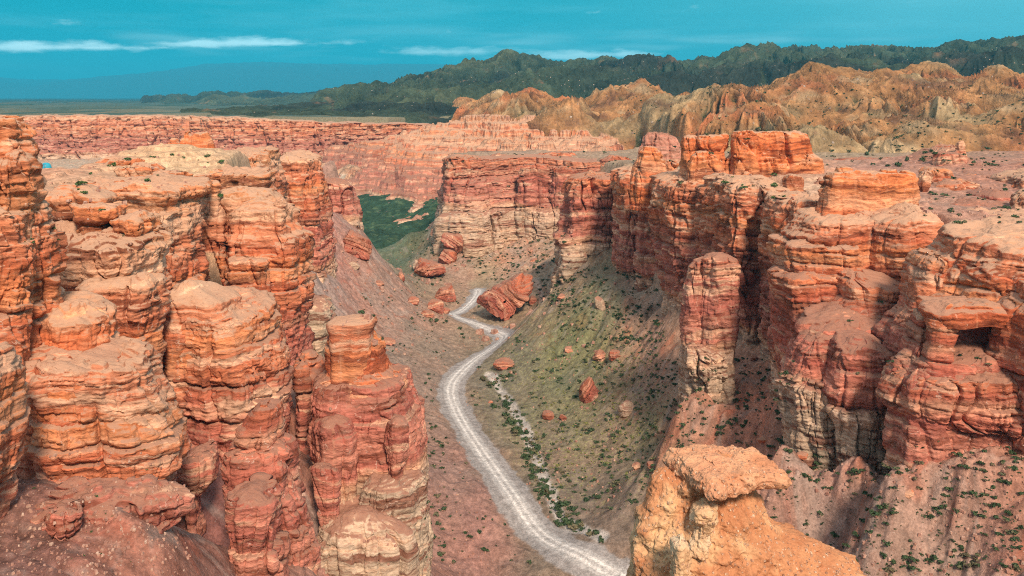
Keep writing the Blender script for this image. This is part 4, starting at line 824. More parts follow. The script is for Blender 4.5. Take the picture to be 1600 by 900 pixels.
def closed(name, sil, Yf, depth, mat, parent, p=2.4, n=360, nz=300, zoff=None, dome=0.1, amp=1.0, seed=0, yofs=None, capn=40, lump=.08):
    sil = sorted(sil); V, L, Rr = [np.array(c, float) for c in zip(*sil)]
    Yc = Yf + depth/2; zt, zb_ = Z(V[0], Yf), Z(V[-1], Yf); zz = np.linspace(zb_, zt, nz); vv = HV + (H-zz)*F/Yf
    uL, uR = np.interp(vv, V, L), np.interp(vv, V, Rr); kk = 7; ker = np.ones(kk)/kk
    uL, uR = [np.convolve(np.pad(q, kk, mode='edge'), ker, 'same')[kk:-kk] for q in (uL, uR)]
    xl, xr = X(uL, Yc), X(uR, Yc); cx, a = (xl+xr)/2, (xr-xl)/2; bb = depth/2*(.3 + .7*a/a.max())
    yc = Yc + (np.interp(vv, [q[0] for q in yofs], [q[1] for q in yofs]) if yofs else 0)
    th = np.linspace(-math.pi, math.pi, n, endpoint=False); rs = np.random.RandomState(seed)
    r = 1/(np.abs(np.cos(th))**p + np.abs(np.sin(th))**p)**(1/p)
    for q in (2, 3, 5, 7): r = r + lump/q*1.5*np.sin(q*th + rs.uniform(0, 6.28))
    PX = cx[:, None] + a[:, None]*r*np.cos(th); PY = (yc + 0*zz)[:, None] + bb[:, None]*r*np.sin(th); PZ = np.repeat(zz[:, None], n, 1)
    nx, ny = np.cos(th), np.sin(th)
    d = .22*fbm(PX/.9, PY/.9, PZ/.8 + seed, 4, g=.55) - .10*np.clip(ridged(PX/.7, PY/.7, PZ/1.8, 2), 0, 2) + .035*fbm(PX/.13, PY/.13, PZ/.13, 3, g=.6)
    d = d*amp - .09*sstep(.12, 0, (zt-zz))[:, None]
    PX = PX + nx*d; PY = PY + ny*d
    c = (np.arange(1, capn+1)/capn)[:, None]; mx, my = PX[-1].mean(), PY[-1].mean()
    QX = PX[-1]*(1-c) + mx*c; QY = PY[-1]*(1-c) + my*c
    QZ = zt + dome*(1-(1-c)**2) + .05*fbm(QX/.5, QY/.5, None, 4)*sstep(0, .1, c)
    P = np.stack([np.vstack([PX, QX]), np.vstack([PY, QY]), np.vstack([PZ, QZ])], -1)
    if zoff is not None: P[..., 2] += zoff(P[..., 0], P[..., 1], P[..., 2])
    return obj_from(name, P, gridquads(P.shape[0], n, wrap=True), mat, None, parent)
YP = 26.0
t = thing('pedestal_rock', 'bright orange pebbly rock with a flat tilted capstone in the near foreground', 'pedestal rock', (X(1130, YP), YP + 1.5, Z(960, YP)))
# flat tilted cap: its top leans towards us, its right tip hangs out and down
def capz(x, y, z):
    u = x/(YP+1.7)*F + 800
    return -.016*np.clip(u - 1110, 0, 200)*YP/F*14*0.9 - 0.06*np.clip(1060 - u, 0, 60)*YP/F*6
def slab(name, plan, zc, thick, mat, parent, n=520, m=60):
    Pp = np.array([(X(u, (H-zc)*F/(v-HV)), (H-zc)*F/(v-HV)) for u, v in plan]); L_ = catmull(np.vstack([Pp, Pp[:1]]), 30)[:-1]
    seg = np.r_[0, np.cumsum(np.hypot(*np.diff(np.vstack([L_, L_[:1]]), axis=0).T))]; t_ = np.linspace(0, seg[-1], n, endpoint=False)
    Lx = np.interp(t_, seg, np.r_[L_[:, 0], L_[0, 0]]); Ly = np.interp(t_, seg, np.r_[L_[:, 1], L_[0, 1]]); cx_, cy_ = Lx.mean(), Ly.mean()
    rows = []
    for f_, zz_ in [(a, -thick*.62 - .10*(1-a)) for a in np.linspace(.0, .80, 26)] + [(.80 + .20*math.sin(b_), -thick*.31 - thick*.31*math.cos(b_)) for b_ in np.linspace(.1, math.pi-.5, 34)] + [(a, thick*.12*(1-a)**.5) for a in np.linspace(.90, 0, 60)]:
        rows.append((f_, zz_))
    fa = np.array([r_[0] for r_ in rows])[:, None]; za = np.array([r_[1] for r_ in rows])[:, None]
    x = cx_ + (Lx-cx_)*fa; y = cy_ + (Ly-cy_)*fa; u_ = x/y*F + 800
    z = zc + za - .10*np.clip((u_-1165)/60, 0, 2)**1.6 + .085*fbm(x/.7, y/.7, za*2+3, 5, g=.6)
    rd = (.13*fbm(x/.5, y/.5, z/.5, 5, g=.6) - .08*np.clip(ridged(x/.6, y/.6, z/.6, 2), 0, 2))*sstep(0, .5, fa)
    dx_, dy_ = x-cx_, y-cy_; l_ = np.hypot(dx_, dy_) + 1e-6
    return obj_from(name, np.stack([x + dx_/l_*rd, y + dy_/l_*rd, z], -1), gridquads(len(rows), n, wrap=True), mat, None, parent)
slab('capstone', [(1040,699),(1075,692),(1130,693),(1170,698),(1205,712),(1236,728),(1236,736),(1190,742),(1150,752),(1118,762),(1092,752),(1068,730),(1044,712),(1034,704)], 98.95, .8, M_FGC, t)
closed('pedestal', [(748,1060,1176),(756,1050,1178),(764,1046,1172),(775,1040,1172),(800,1030,1180),(820,1020,1192),(845,1012,1208),(860,1004,1220),(900,996,1240),(1000,980,1290),(1200,940,1380)], YP - .2, 2.9, M_FG, t, p=2.15, nz=420, n=420, amp=.9, seed=8, yofs=[(716,0),(800,-.3),(900,-.9),(1200,-3)])
closed('ridge_slope', [(884,1180,1225),(892,1150,1250),(908,1120,1285),(930,1100,1330),(960,1060,1370),(1100,1000,1560)], YP - 1.2, 3.6, M_FG, t, p=2.2, nz=300, n=420, amp=1.1, seed=11, dome=.2, yofs=[(850,1.2),(900,.4),(1100,-2)])
closed('pale_knob', [(800,1088,1108),(806,1078,1116),(822,1074,1120),(838,1078,1112),(856,1076,1104),(880,1078,1100)], YP - .72, 1.2, M_PALE, t, p=2.6, nz=110, n=150, amp=.8, seed=14, capn=20)
closed('pale_knob', [(852,1054,1072),(858,1048,1078),(880,1048,1080),(900,1046,1078),(960,1044,1080)], YP - 1.5, .9, M_PALE, t, p=2.6, nz=110, n=150, amp=.7, seed=15, capn=20)
closed('left_buttress', [(758,1028,1050),(764,1018,1060),(775,1014,1066),(800,1010,1070),(830,996,1074),(870,988,1078),(960,980,1080),(1200,950,1080)], YP + .1, 1.8, M_FG, t, p=2.4, nz=260, n=240, amp=.8, seed=17, capn=20)

PED = t

# ------------------------------------------------------------------ hills beyond the canyon
def hills(name, peaks, u0, u1, Y0, Y1, base, colf, nu=700, ny=420, ribs=9, rough=1.0, slope=.55, mat=None, seed=0, terrace=0, front=None):
    us_ = np.linspace(u0, u1, nu); ys_ = np.geomspace(Y0, Y1, ny)
    x = (us_[None, :]-800)/F*ys_[:, None]; y = np.repeat(ys_[:, None], nu, 1)
    z = np.full(x.shape, -1e9)
    sc = (Y0+Y1)/2/1000.0
    wx = x + 40*sc*fbm(x/(150*sc)+seed, y/(150*sc), None, 3); wy = y + 40*sc*fbm(x/(150*sc), y/(150*sc)+9+seed, None, 3)
    for i, (u, v, Y, *r) in enumerate(peaks):
        px, py, pz = X(u, Y), Y, Z(v, Y); sl = r[0] if r else slope
        dx_, dy_ = (wx-px).ravel(), ((wy-py)*0.75).ravel(); dd = np.hypot(dx_, dy_) + 1e-6
        k_ = np.nonzero(pz - sl*dd + 22*sc*rough + 6*sc > np.maximum(z, base-10*sc).ravel())[0]
        if len(k_) == 0: continue
        dx_, dy_, dd = dx_[k_], dy_[k_], dd[k_]; an = np.arctan2(dy_, dx_)
        # spurs and gullies run out from each summit and split on the way down
        rb = ridged(np.cos(an)*ribs/4+i*3.7, np.sin(an)*ribs/4, dd/(260*sc), 2)
        rb2 = ridged(np.cos(an)*ribs/1.6+i*1.7, np.sin(an)*ribs/1.6, dd/(120*sc), 3)
        drop = sl*dd*(1 + 0.0*dd)
        h = pz - (np.sqrt(drop**2 + (2.2*sc)**2) - 2.2*sc) + np.minimum(drop, 40*sc)*(.36*rb + .20*rb2 - 0.38)*rough
        zr = z.ravel(); zr[k_] = np.maximum(zr[k_], h); z = zr.reshape(x.shape)
    z = z + 2.4*sc*fbm(x/(22*sc), y/(22*sc), None, 5, g=.58)*rough + 4.5*sc*(ridged(x/(90*sc)+seed, y/(90*sc), None, 4, g=.5)-.6)*rough
    z = np.maximum(z, base - 6*sc)
    ey = sstep(0, .06, (ys_-Y0)/(Y1-Y0))[:, None]*sstep(0, .05, (us_-u0)/(u1-u0))[None, :]*sstep(1, .95, (us_-u0)/(u1-u0))[None, :]; 
    if front: ey = ey*sstep(-20, 60, ys_[:, None] - np.interp(us_, front[0], front[1])[None, :])
    z = z*ey + (base-80)*(1-ey)
    if terrace:
        h_ = terrace; q = (z + 1.5*perlin(x/60, y/60))/h_; fl = np.floor(q); fq = q - fl
        z = (fl + sstep(.35, 1.0, fq)**1.5)*h_ + .8*fbm(x/7, y/7, None, 4)
    gx = np.gradient(z, axis=1)/np.gradient(x, axis=1); gy = np.gradient(z, axis=0)/np.gradient(y, axis=0)
    col = colf(x, y, z, np.hypot(gx, gy), sc)
    # scrub gathers in the ravines
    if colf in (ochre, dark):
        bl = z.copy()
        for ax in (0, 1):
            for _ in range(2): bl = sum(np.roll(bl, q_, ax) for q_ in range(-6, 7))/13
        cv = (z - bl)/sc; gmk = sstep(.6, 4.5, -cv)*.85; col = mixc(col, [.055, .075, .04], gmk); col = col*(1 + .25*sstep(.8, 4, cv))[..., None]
    o = obj_from(name, np.stack([x, y, z], -1), gridquads(*x.shape), mat or M_HILL, {'sz': z + 16, 'orange': z*0 - .14} if terrace else None, col=None if terrace else np.clip(col, .01, .8), origin=False)
    tag(o, kind='structure'); return o
def mixc(a, b, t): return a*(1-t[..., None]) + np.array(b)*t[..., None]
def ochre(x, y, z, s, sc):
    n1 = fbm(x/(90*sc), y/(90*sc), z/(60*sc), 4); n2 = fbm(x/(14*sc)+5, y/(14*sc), z/(14*sc), 4); n3 = fbm(x/(45*sc)+15, y/(45*sc), z/(20*sc), 4)
    c = np.zeros(x.shape + (3,)) + np.array([.40, .20, .085])
    c = mixc(c, [.50, .16, .07], sstep(.1, .7, n1)*.75); c = mixc(c, [.38, .30, .17], sstep(.0, .7, -n1)*.7)
    c = mixc(c, [.16, .075, .05], sstep(.15, .7, n3)*.65); c = mixc(c, [.50, .36, .21], sstep(.25, .8, -n3)*.7)
    c = mixc(c, [.10, .12, .055], sstep(.0, .6, n2)*sstep(.7, .2, s*.8)*.6)
    c = mixc(c, [.10, .115, .055], sstep(125, 185, z + 20*n1)*.75)
    return c*(.80 + .26*n2)[..., None]
def dark(x, y, z, s, sc):
    n1 = fbm(x/(200*sc), y/(200*sc), z/(90*sc), 4); n2 = fbm(x/(30*sc)+5, y/(30*sc), z/(30*sc), 4)
    c = np.zeros(x.shape + (3,)) + np.array([.060, .080, .050])
    c = mixc(c, [.12, .135, .075], sstep(.0, .7, -n1)*.8); c = mixc(c, [.035, .040, .035], sstep(.1, .6, n1)*.8); c = mixc(c, [.22, .11, .06], sstep(.45, .9, n2)*.5)
    return c*(.75 + .3*n2)[..., None]
def greenhill(x, y, z, s, sc):
    n2 = fbm(x/(8), y/(8), z/8, 4)
    c = np.zeros(x.shape + (3,)) + np.array([.040, .080, .048]); c = mixc(c, [.10, .14, .07], sstep(.1, .7, n2)*.6); return c*(1+.2*n2)[..., None]
def bad(x, y, z, s, sc):
    n1 = fbm(x/60, y/60, z/20, 3); n2 = fbm(x/9, y/9, z/3, 4)
    c = np.zeros(x.shape + (3,)) + np.array([.50, .30, .19]); c = mixc(c, [.50, .15, .08], sstep(.0, .5, n1)*.85); c = mixc(c, [.42, .36, .28], sstep(.1, .6, -n1)*.8); return c*(1+.22*n2)[..., None]
# near ochre hills behind the right rim
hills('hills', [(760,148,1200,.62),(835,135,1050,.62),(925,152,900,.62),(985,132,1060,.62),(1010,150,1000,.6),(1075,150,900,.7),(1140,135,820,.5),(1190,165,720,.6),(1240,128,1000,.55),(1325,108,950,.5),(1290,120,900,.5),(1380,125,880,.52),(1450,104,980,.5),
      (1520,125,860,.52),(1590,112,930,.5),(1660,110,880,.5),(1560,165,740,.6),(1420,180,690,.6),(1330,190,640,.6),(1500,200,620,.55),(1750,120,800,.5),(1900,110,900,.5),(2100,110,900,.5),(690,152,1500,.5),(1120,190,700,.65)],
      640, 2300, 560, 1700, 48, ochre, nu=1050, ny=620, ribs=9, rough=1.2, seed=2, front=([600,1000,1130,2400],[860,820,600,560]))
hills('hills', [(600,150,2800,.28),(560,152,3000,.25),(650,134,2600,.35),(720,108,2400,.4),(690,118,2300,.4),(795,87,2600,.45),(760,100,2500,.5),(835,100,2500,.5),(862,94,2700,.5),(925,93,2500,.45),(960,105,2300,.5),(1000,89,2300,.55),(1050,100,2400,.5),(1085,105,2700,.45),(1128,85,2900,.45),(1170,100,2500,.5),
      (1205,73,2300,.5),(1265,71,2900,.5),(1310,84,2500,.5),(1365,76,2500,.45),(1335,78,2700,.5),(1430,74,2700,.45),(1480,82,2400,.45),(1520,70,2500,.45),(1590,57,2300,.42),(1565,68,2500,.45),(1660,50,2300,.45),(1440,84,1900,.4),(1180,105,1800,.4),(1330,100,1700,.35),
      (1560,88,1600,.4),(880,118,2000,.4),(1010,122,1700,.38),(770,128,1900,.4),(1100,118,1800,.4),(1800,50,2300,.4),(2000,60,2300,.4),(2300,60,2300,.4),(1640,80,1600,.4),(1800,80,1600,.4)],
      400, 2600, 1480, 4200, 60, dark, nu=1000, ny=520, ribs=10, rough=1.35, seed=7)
hills('hills', [(270,151,5200,.22),(300,153,5400,.2),(375,150,5000,.2),(420,148,5000,.25),(435,150,5200,.25),(480,147,5200,.2),(510,146,5100,.25),(545,147,4700,.25),(570,146,4700,.2),(585,142,4600,.25),(610,146,4300,.2),(640,140,4200,.2),(540,152,4000,.2),(460,154,4200,.2),(350,155,4300,.2)],
      200, 720, 3300, 6500, 78, dark, nu=420, ny=200, ribs=10, seed=17, slope=.2)
hills('hills', [(330,172,1500,.12),(420,167,1900,.14),(520,164,1800,.14),(600,158,1750,.16),(470,176,1400,.16),(560,174,1400,.2),(640,163,1500,.25),(520,180,1300,.2),(610,178,1330,.25),(390,179,1330,.15),(680,160,1500,.3)], 260, 740, 1190, 2300, 78, dark, nu=420, ny=260, ribs=12, rough=.75, seed=21)
# dry green hill closing the valley bend, badlands behind it, red terraces beyond the cream cliff
hills('hills', [(612,302,800,.24),(662,306,770,.26),(640,308,780,.22),(684,303,810,.24),(700,312,770,.3),(575,318,790,.25),(690,320,720,.4),(555,336,740,.35),(600,352,715,.22),(636,372,690,.25),(580,366,700,.25),(660,345,720,.28),(540,320,830,.3)], 470, 760, 590, 900, -28, greenhill, nu=330, ny=300, ribs=7, rough=.42, seed=5)
hills('hills', [(520,262,960,.5),(560,258,980,.6),(595,266,900,.8),(625,260,920,.8),(655,264,880,.8),(690,268,860,.8),(540,285,900,.7),(505,270,990,.5),(640,282,870,.8),(600,292,860,.8),(480,262,1000,.5),(670,288,850,.8),(570,300,850,.7)], 420, 800, 790, 1080, -36, bad, nu=420, ny=300, ribs=7, rough=1.0, seed=9)
hills('hills', [(785,176,940,.5),(745,182,930,.55),(705,188,960,.65),(670,196,1000,.7),(830,184,940,.5),(870,188,930,.55),(905,198,930,.65),(925,212,920,.75),(640,210,1040,.55),(600,222,1060,.5),(560,232,1060,.5),(770,205,840,.9),(725,208,880,.95),(830,206,820,.75),(890,214,820,.8),
      (800,222,740,1.0),(865,226,730,.9),(920,234,715,.9),(960,240,720,.9)], 480, 1040, 640, 1080, -40, bad, nu=640, ny=460, ribs=8, rough=1.15, seed=12, terrace=6.5, mat=M_ROCK)
# blue mountains far across the plain
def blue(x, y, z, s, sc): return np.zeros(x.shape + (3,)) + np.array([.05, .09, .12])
hills('mountains', [(-100,118,30000,.1),(30,122,30000,.1),(110,126,30000,.12),(200,128,30000,.12),(260,122,30000,.12),(330,112,30000,.14),(380,104,30000,.14),(425,98,30000,.14),(470,100,30000,.15),(520,101,30000,.15),(560,101,30000,.15),(600,103,30000,.15),(640,100,30000,.15),(680,99,30000,.15),(730,104,30000,.15),(800,104,30000,.15),(900,110,30000,.15)],
      -300, 1100, 24000, 34000, 70, blue, nu=500, ny=60, ribs=6, rough=.25, seed=3)
# ------------------------------------------------------------------ air
hb = bpy.data.meshes.new('haze'); 
bx = [(-45000, -400), (45000, 36500)]; zlo, zhi = -62, 1320
vtx = [(a, b_, c) for c in (zlo, zhi) for b_ in (bx[0][1], bx[1][1]) for a in (bx[0][0], bx[1][0])]
hb.from_pydata(vtx, [], [(0,2,3,1),(4,5,7,6),(0,1,5,4),(2,6,7,3),(0,4,6,2),(1,3,7,5)]); hb.update()
ho = bpy.data.objects.new('haze', hb); C.objects.link(ho); tag(ho, kind='stuff')
mh = bpy.data.materials.new('air'); mh.use_nodes = True; n = NT(mh.node_tree)
pv = n.n('ShaderNodeVolumePrincipled'); pv.inputs['Color'].default_value = (.05, .60, .88, 1); pv.inputs['Density'].default_value = 6e-5; pv.inputs['Anisotropy'].default_value = 0.0
o = n.n('ShaderNodeOutputMaterial'); n.l(pv.outputs[0], o.inputs['Volume']); hb.materials.append(mh)

# ------------------------------------------------------------------ fallen boulders
BOULD = []
def lump(name, label, outline, Y=None, base=None, depth=None, tilt=0.0, zs=57.8, pale=0.0, q=2.6, amp=1.0, grp=None, seed=0, k=1.0, n=None, orange=0.0, bed_gain=1.0):
    """boulder whose outline seen from the road camera is given in photo pixels; it has its own thickness"""
    O_ = np.array(outline, float); cu, cv_ = O_.mean(0)
    if Y is None:
        bu, bv = base or (cu, O_[:, 1].max() - 2); _, Y, _ = hit(bu, bv, fine=True)
    m_px = Y/F; L_ = catmull(np.vstack([O_, O_[:1]]), 8)[:-1]
    x = (L_[:, 0]-cu)*m_px; z = -(L_[:, 1]-cv_)*m_px
    wpx = np.ptp(O_[:, 0]); depth = depth or wpx*m_px*.85
    n = n or int(np.clip(wpx*5, 40, 420)); ph = np.arctan2(z, x); r = np.hypot(x, z); o_ = np.argsort(ph); ph, r = ph[o_], r[o_]
    pf = np.linspace(-math.pi, math.pi, n, endpoint=False); rf = np.interp(pf, np.r_[ph-2*math.pi, ph, ph+2*math.pi], np.r_[r, r, r])
    mm = max(16, n//2); th = np.linspace(0.02, math.pi-.02, mm)[:, None]
    s_ = np.sin(th)**(2/q); c_ = np.sign(np.cos(th))*np.abs(np.cos(th))**(2/q)
    cx, cy, cz = X(cu, Y), Y + depth*.28, Z(cv_, Y)
    lx, lz, ly = rf*np.cos(pf)*s_, rf*np.sin(pf)*s_, -depth/2*c_ + 0*pf
    sz_m = wpx*m_px
    ct, st_ = math.cos(R(tilt)), math.sin(R(tilt)); bz = -lx*st_ + lz*ct + ly*.35
    sc = 14.0/max(sz_m, 1.5)                       # beds keep a size that suits the block
    bzz = zs + bz*min(sc, 1.6)*.7
    d = (.75*bed(BED_A, bzz*1.0) + .55*bed(BED_B, bzz) + .2*bed(BED_C, bzz*.8))*bed_gain
    f1, f2, c1 = worley((lx*ct + lz*st_)/3.5 + seed, ly/3.5 + np.floor(bz/2.2)*3.3, 4)
    d = d + .7*((c1 & 255)/255. - .5) - .5*np.exp(-((f2-f1)/.1)**2) + .8*fbm(lx/6 + seed, ly/6, lz/6, 3)
    d = d*min(amp, 1.2)*.75*np.clip(sz_m/26, .03, 1)
    rq = np.random.RandomState(seed*7+3); h_ = np.array([np.ptp(lx)/2, depth/2, np.ptp(lz)/2]); P3 = np.stack([lx+0*ly, ly+0*lx, lz+0*ly], -1)/h_; sc_f = np.ones(lx.shape)
    for _ in range(16):
        nn = rq.normal(size=3); nn[1] = -abs(nn[1])*1.2; nn[0] *= .7; nn[2] *= .8; nn /= np.linalg.norm(nn); dd_ = rq.uniform(.58, .86); pr = P3 @ nn
        sc_f = np.minimum(sc_f, np.where(pr > dd_, dd_/np.maximum(pr, 1e-6), 1))
    lx, ly, lz = lx*sc_f, ly*sc_f, lz*sc_f
    n1_, n2_, n3_ = lx/h_[0]**2 + 0*ly, ly/h_[1]**2 + 0*lx, lz/h_[2]**2 + 0*ly; L3 = np.sqrt(n1_**2 + n2_**2 + n3_**2) + 1e-6
    x, y, z = cx + lx + d*n1_/L3, cy + ly + d*n2_/L3, cz + lz + d*n3_/L3
    if grp is None and zs < 80: BOULD.append((cx, Y, sz_m)); z = z - .16*np.ptp(lz)*m_px/m_px*min(1, 8/max(sz_m, 1))
    P = np.stack([x, y, z], -1)
    o = obj_from(name, P, gridquads(mm, n, wrap=True)[:, ::-1], M_ROCK, {'sz': bzz if not pale else np.full(x.shape, 33.0) + bz*.05, 'orange': np.full(x.shape, orange)})
    return tag(o, label, 'rock', grp)
lump('tilted_slab', 'huge fallen red slab with steeply tilted beds beside the bend of the gravel road', [(741,484),(745,470),(760,456),(782,446),(800,437),(815,429),(831,432),(834,442),(829,458),(818,474),(800,492),(783,508),(765,512),(745,503)], base=(770,507), tilt=-42, zs=57.4, depth=20, q=3.2, amp=.7, n=460, bed_gain=2.2)
lump('boulder', 'layered red block resting on a lower slab on the talus under the cream cliff', [(687,371),(694,362),(707,364),(717,360),(723,377),(721,394),(715,397),(700,388)], Y=545, tilt=-35, zs=58.8, seed=1, q=3, amp=1.5)
lump('boulder', 'thin-bedded red slab lying beneath the layered block on the talus under the cream cliff', [(696,383),(713,394),(711,408),(704,418),(684,410),(688,394)], Y=543, tilt=-35, zs=58.8, seed=2, q=3)
lump('boulder', 'grey and pink broken rock at the talus toe beside the far road end', [(643,408),(652,403),(668,408),(690,416),(696,428),(688,440),(668,436),(648,424)], base=(672,437), tilt=20, zs=59.2, seed=3, q=3)
lump('boulder', 'pale cream rock at the outer corner of the talus toe', [(644,404),(658,406),(664,416),(652,424),(643,416)], base=(654,424), pale=1, seed=4)
lump('boulder', 'large rounded red boulder perched high on the left scree slope', [(526,377),(533,360),(545,358),(563,367),(576,377),(577,399),(567,411),(542,406),(529,394)], base=(552,402), tilt=-20, zs=57.8, seed=5, q=2.8, amp=1.2)
lump('boulder', 'small tan block just below the large rounded red boulder on the left scree', [(542,410),(552,406),(561,414),(559,423),(546,422)], pale=1, seed=6)
lump('boulder', 'jagged upright red slab standing alone on the green slope right of the road', [(905,609),(908,598),(915,589),(923,584),(931,596),(938,610),(938,622),(925,630),(908,632)], tilt=55, zs=57.4, seed=7, q=3, amp=1.8, depth=6)
lump('boulder', 'red mound of broken rock left of the far road bend, largest of its cluster', [(676,468),(684,452),(694,448),(706,447),(712,462),(708,474),(690,476)], tilt=10, zs=57.4, seed=8)
lump('boulder', 'pale pink boulder in the middle of the cluster left of the far road bend', [(665,478),(672,467),(686,466),(694,476),(690,490),(672,490)], tilt=20, zs=58.8, seed=9)
lump('boulder', 'flat-topped brown boulder at the left end of the cluster by the far road bend', [(634,470),(641,462),(653,464),(654,473),(645,478)], tilt=10, zs=58.6, seed=10)
lump('boulder', 'low red boulder at the front of the cluster by the far road bend', [(656,490),(662,484),(674,486),(677,495),(664,498)], tilt=0, zs=58.8, seed=11)
lump('boulder', 'small pink rock at the right end of the cluster by the far road bend', [(688,484),(695,479),(703,483),(700,492),(690,491)], zs=58.8, seed=12)
lump('boulder', 'dark round rock leaning on the right side of the huge tilted slab', [(824,468),(830,460),(838,464),(840,474),(832,478)], zs=57, seed=13)
lump('boulder', 'pale tilted block high on the green slope below the dark ragged column', [(930,462),(937,460),(948,472),(950,482),(940,488),(931,480)], pale=1, tilt=50, seed=14, amp=1.4)
lump('boulder', 'flat grey-pink boulder alone on the green floor right of the road', [(879,546),(886,541),(899,541),(901,548),(892,554),(881,553)], zs=58.8, seed=15)
lump('boulder', 'red rock on the left of the touching pair on the green slope', [(924,560),(932,549),(944,544),(950,553),(948,565),(928,567)], zs=58.8, tilt=20, seed=16, amp=1.3)
lump('boulder', 'pale red rock, right of the touching pair on the green slope', [(950,556),(958,546),(972,548),(977,556),(966,564),(953,564)], zs=59.2, seed=17)
lump('boulder', 'pink boulder with a bush in front, close to the right edge of the road', [(770,574),(774,563),(786,558),(800,560),(803,570),(796,580),(778,580)], zs=59.2, seed=18)
lump('boulder', 'red round boulder, larger of two on the floor before the upright slab', [(845,650),(848,642),(856,639),(865,645),(866,655),(856,659),(847,657)], zs=57.8, seed=19)
lump('boulder', 'small red boulder beside the larger round one on the valley floor', [(873,653),(877,647),(885,650),(886,657),(879,660)], zs=57.8, seed=20)
lump('boulder', 'grey-green lichened boulder on the slope left of the bright foreground rock', [(964,642),(972,630),(982,625),(993,632),(994,645),(984,654),(968,652)], pale=1, seed=21, amp=1.6)
lump('boulder', 'small pale boulder on the slope, left one of two behind the foreground capstone', [(987,728),(992,722),(1000,724),(1002,732),(994,736)], zs=58.8, seed=22)
lump('boulder', 'small pink boulder on the slope, right one of two behind the foreground capstone', [(1010,728),(1014,721),(1024,722),(1027,730),(1018,736)], zs=58.8, seed=23)
lump('boulder', 'red rock by the track right of the huge tilted slab', [(870,465),(876,458),(884,460),(886,466),(878,470)], zs=58.8, seed=24)
lump('boulder', 'pale round boulder on the talus under the cream cliff', [(768,398),(772,390),(780,392),(781,400),(774,403)], pale=1, seed=25)
lump('boulder', 'white broken rock on the slope above the huge tilted slab', [(812,420),(820,411),(828,416),(826,426),(816,428)], pale=1, seed=26, amp=1.5)
lump('boulder', 'low red slab in the brush at the top of the right slope', [(824,412),(834,403),(840,404),(836,411)], zs=58.8, seed=27)
lump('boulder', 'brown rock half way down the left scree slope', [(585,532),(592,528),(612,530),(616,538),(600,541),(587,540)], zs=58.6, seed=28)
lump('boulder', 'tall pink rock on the left scree above the boulder cluster', [(620,432),(624,422),(631,428),(633,436),(626,439)], zs=57.4, tilt=60, seed=29)
lump('boulder', 'pair-like pinkish rock on the left scree below the large rounded boulder', [(582,443),(588,438),(598,440),(600,448),(588,449)], zs=57.4, seed=30)
lump('boulder', 'fallen cap stone lying on the shoulder of the cleft pillar', [(426,320),(431,309),(440,308),(448,318),(446,328),(434,328)], Y=199, zs=84, seed=31, depth=2.2, q=2.4)
lump('boulder', 'dark pebble-sized rock between the road and the dry wash', [(762,630),(765,625),(770,627),(769,632)], zs=57.4, seed=32)
for i, (u, v, w_, h_) in enumerate([(1262,655,24,16),(1180,562,14,10),(1110,590,16,10),(1256,715,20,12),(1195,690,18,12),(1078,560,10,8),(1420,775,30,14),(1365,700,26,12)]):
    pts_ = [(u + w_*.5*math.cos(a)*(1+.2*math.sin(3*a+i)), v + h_*.5*math.sin(a)) for a in np.linspace(0, 6.28, 9)[:-1]]
    lump('boulder', 'half-buried weathered rock on the slope at the foot of the right cliffs', pts_, zs=56.6 + 3*i, seed=40+i, grp='half-buried rocks below the right cliffs', amp=1.3)

# ------------------------------------------------------------------ tent
def tent():
    Yt = 205.0; x0, y0 = X(72, Yt), Yt; z0 = float(terr(np.array([x0]), np.array([y0]))[0]); t_ = thing('tent', 'tiny turquoise dome tent on the sand behind the tall left edge stack', 'tent', (x0, y0, z0))
    m_ = bpy.data.materials.new('tent_fabric'); m_.use_nodes = True; m_.node_tree.nodes['Principled BSDF'].inputs['Base Color'].default_value = (.02, .30, .40, 1)
    a = np.linspace(0, 2*math.pi, 25)[:-1]; h = np.linspace(0, 1, 9)[:, None]
    r_ = 1.15*np.cos(h*math.pi/2*.98)**.8*(1 + .06*np.cos(4*a)); P = np.stack([x0 + r_*np.cos(a), y0 + r_*np.sin(a), z0 + 1.35*np.sin(h*math.pi/2) + 0*a], -1)
    obj_from('canopy', P, gridquads(9, 24, wrap=True), m_, parent=t_)
    a = np.linspace(-.45, .45, 9) - math.pi/2; h = np.linspace(0, .6, 6)[:, None]; r_ = 1.20*np.cos(h*math.pi/2*.98)**.8 + 0*a
    m2 = bpy.data.materials.new('tent_door'); m2.use_nodes = True; m2.node_tree.nodes['Principled BSDF'].inputs['Base Color'].default_value = (.01, .18, .26, 1)
    obj_from('door', np.stack([x0 + r_*np.cos(a), y0 + r_*np.sin(a), z0 + 1.37*np.sin(h*math.pi/2) + 0*a], -1), gridquads(6, 9), m2, parent=t_)
tent()

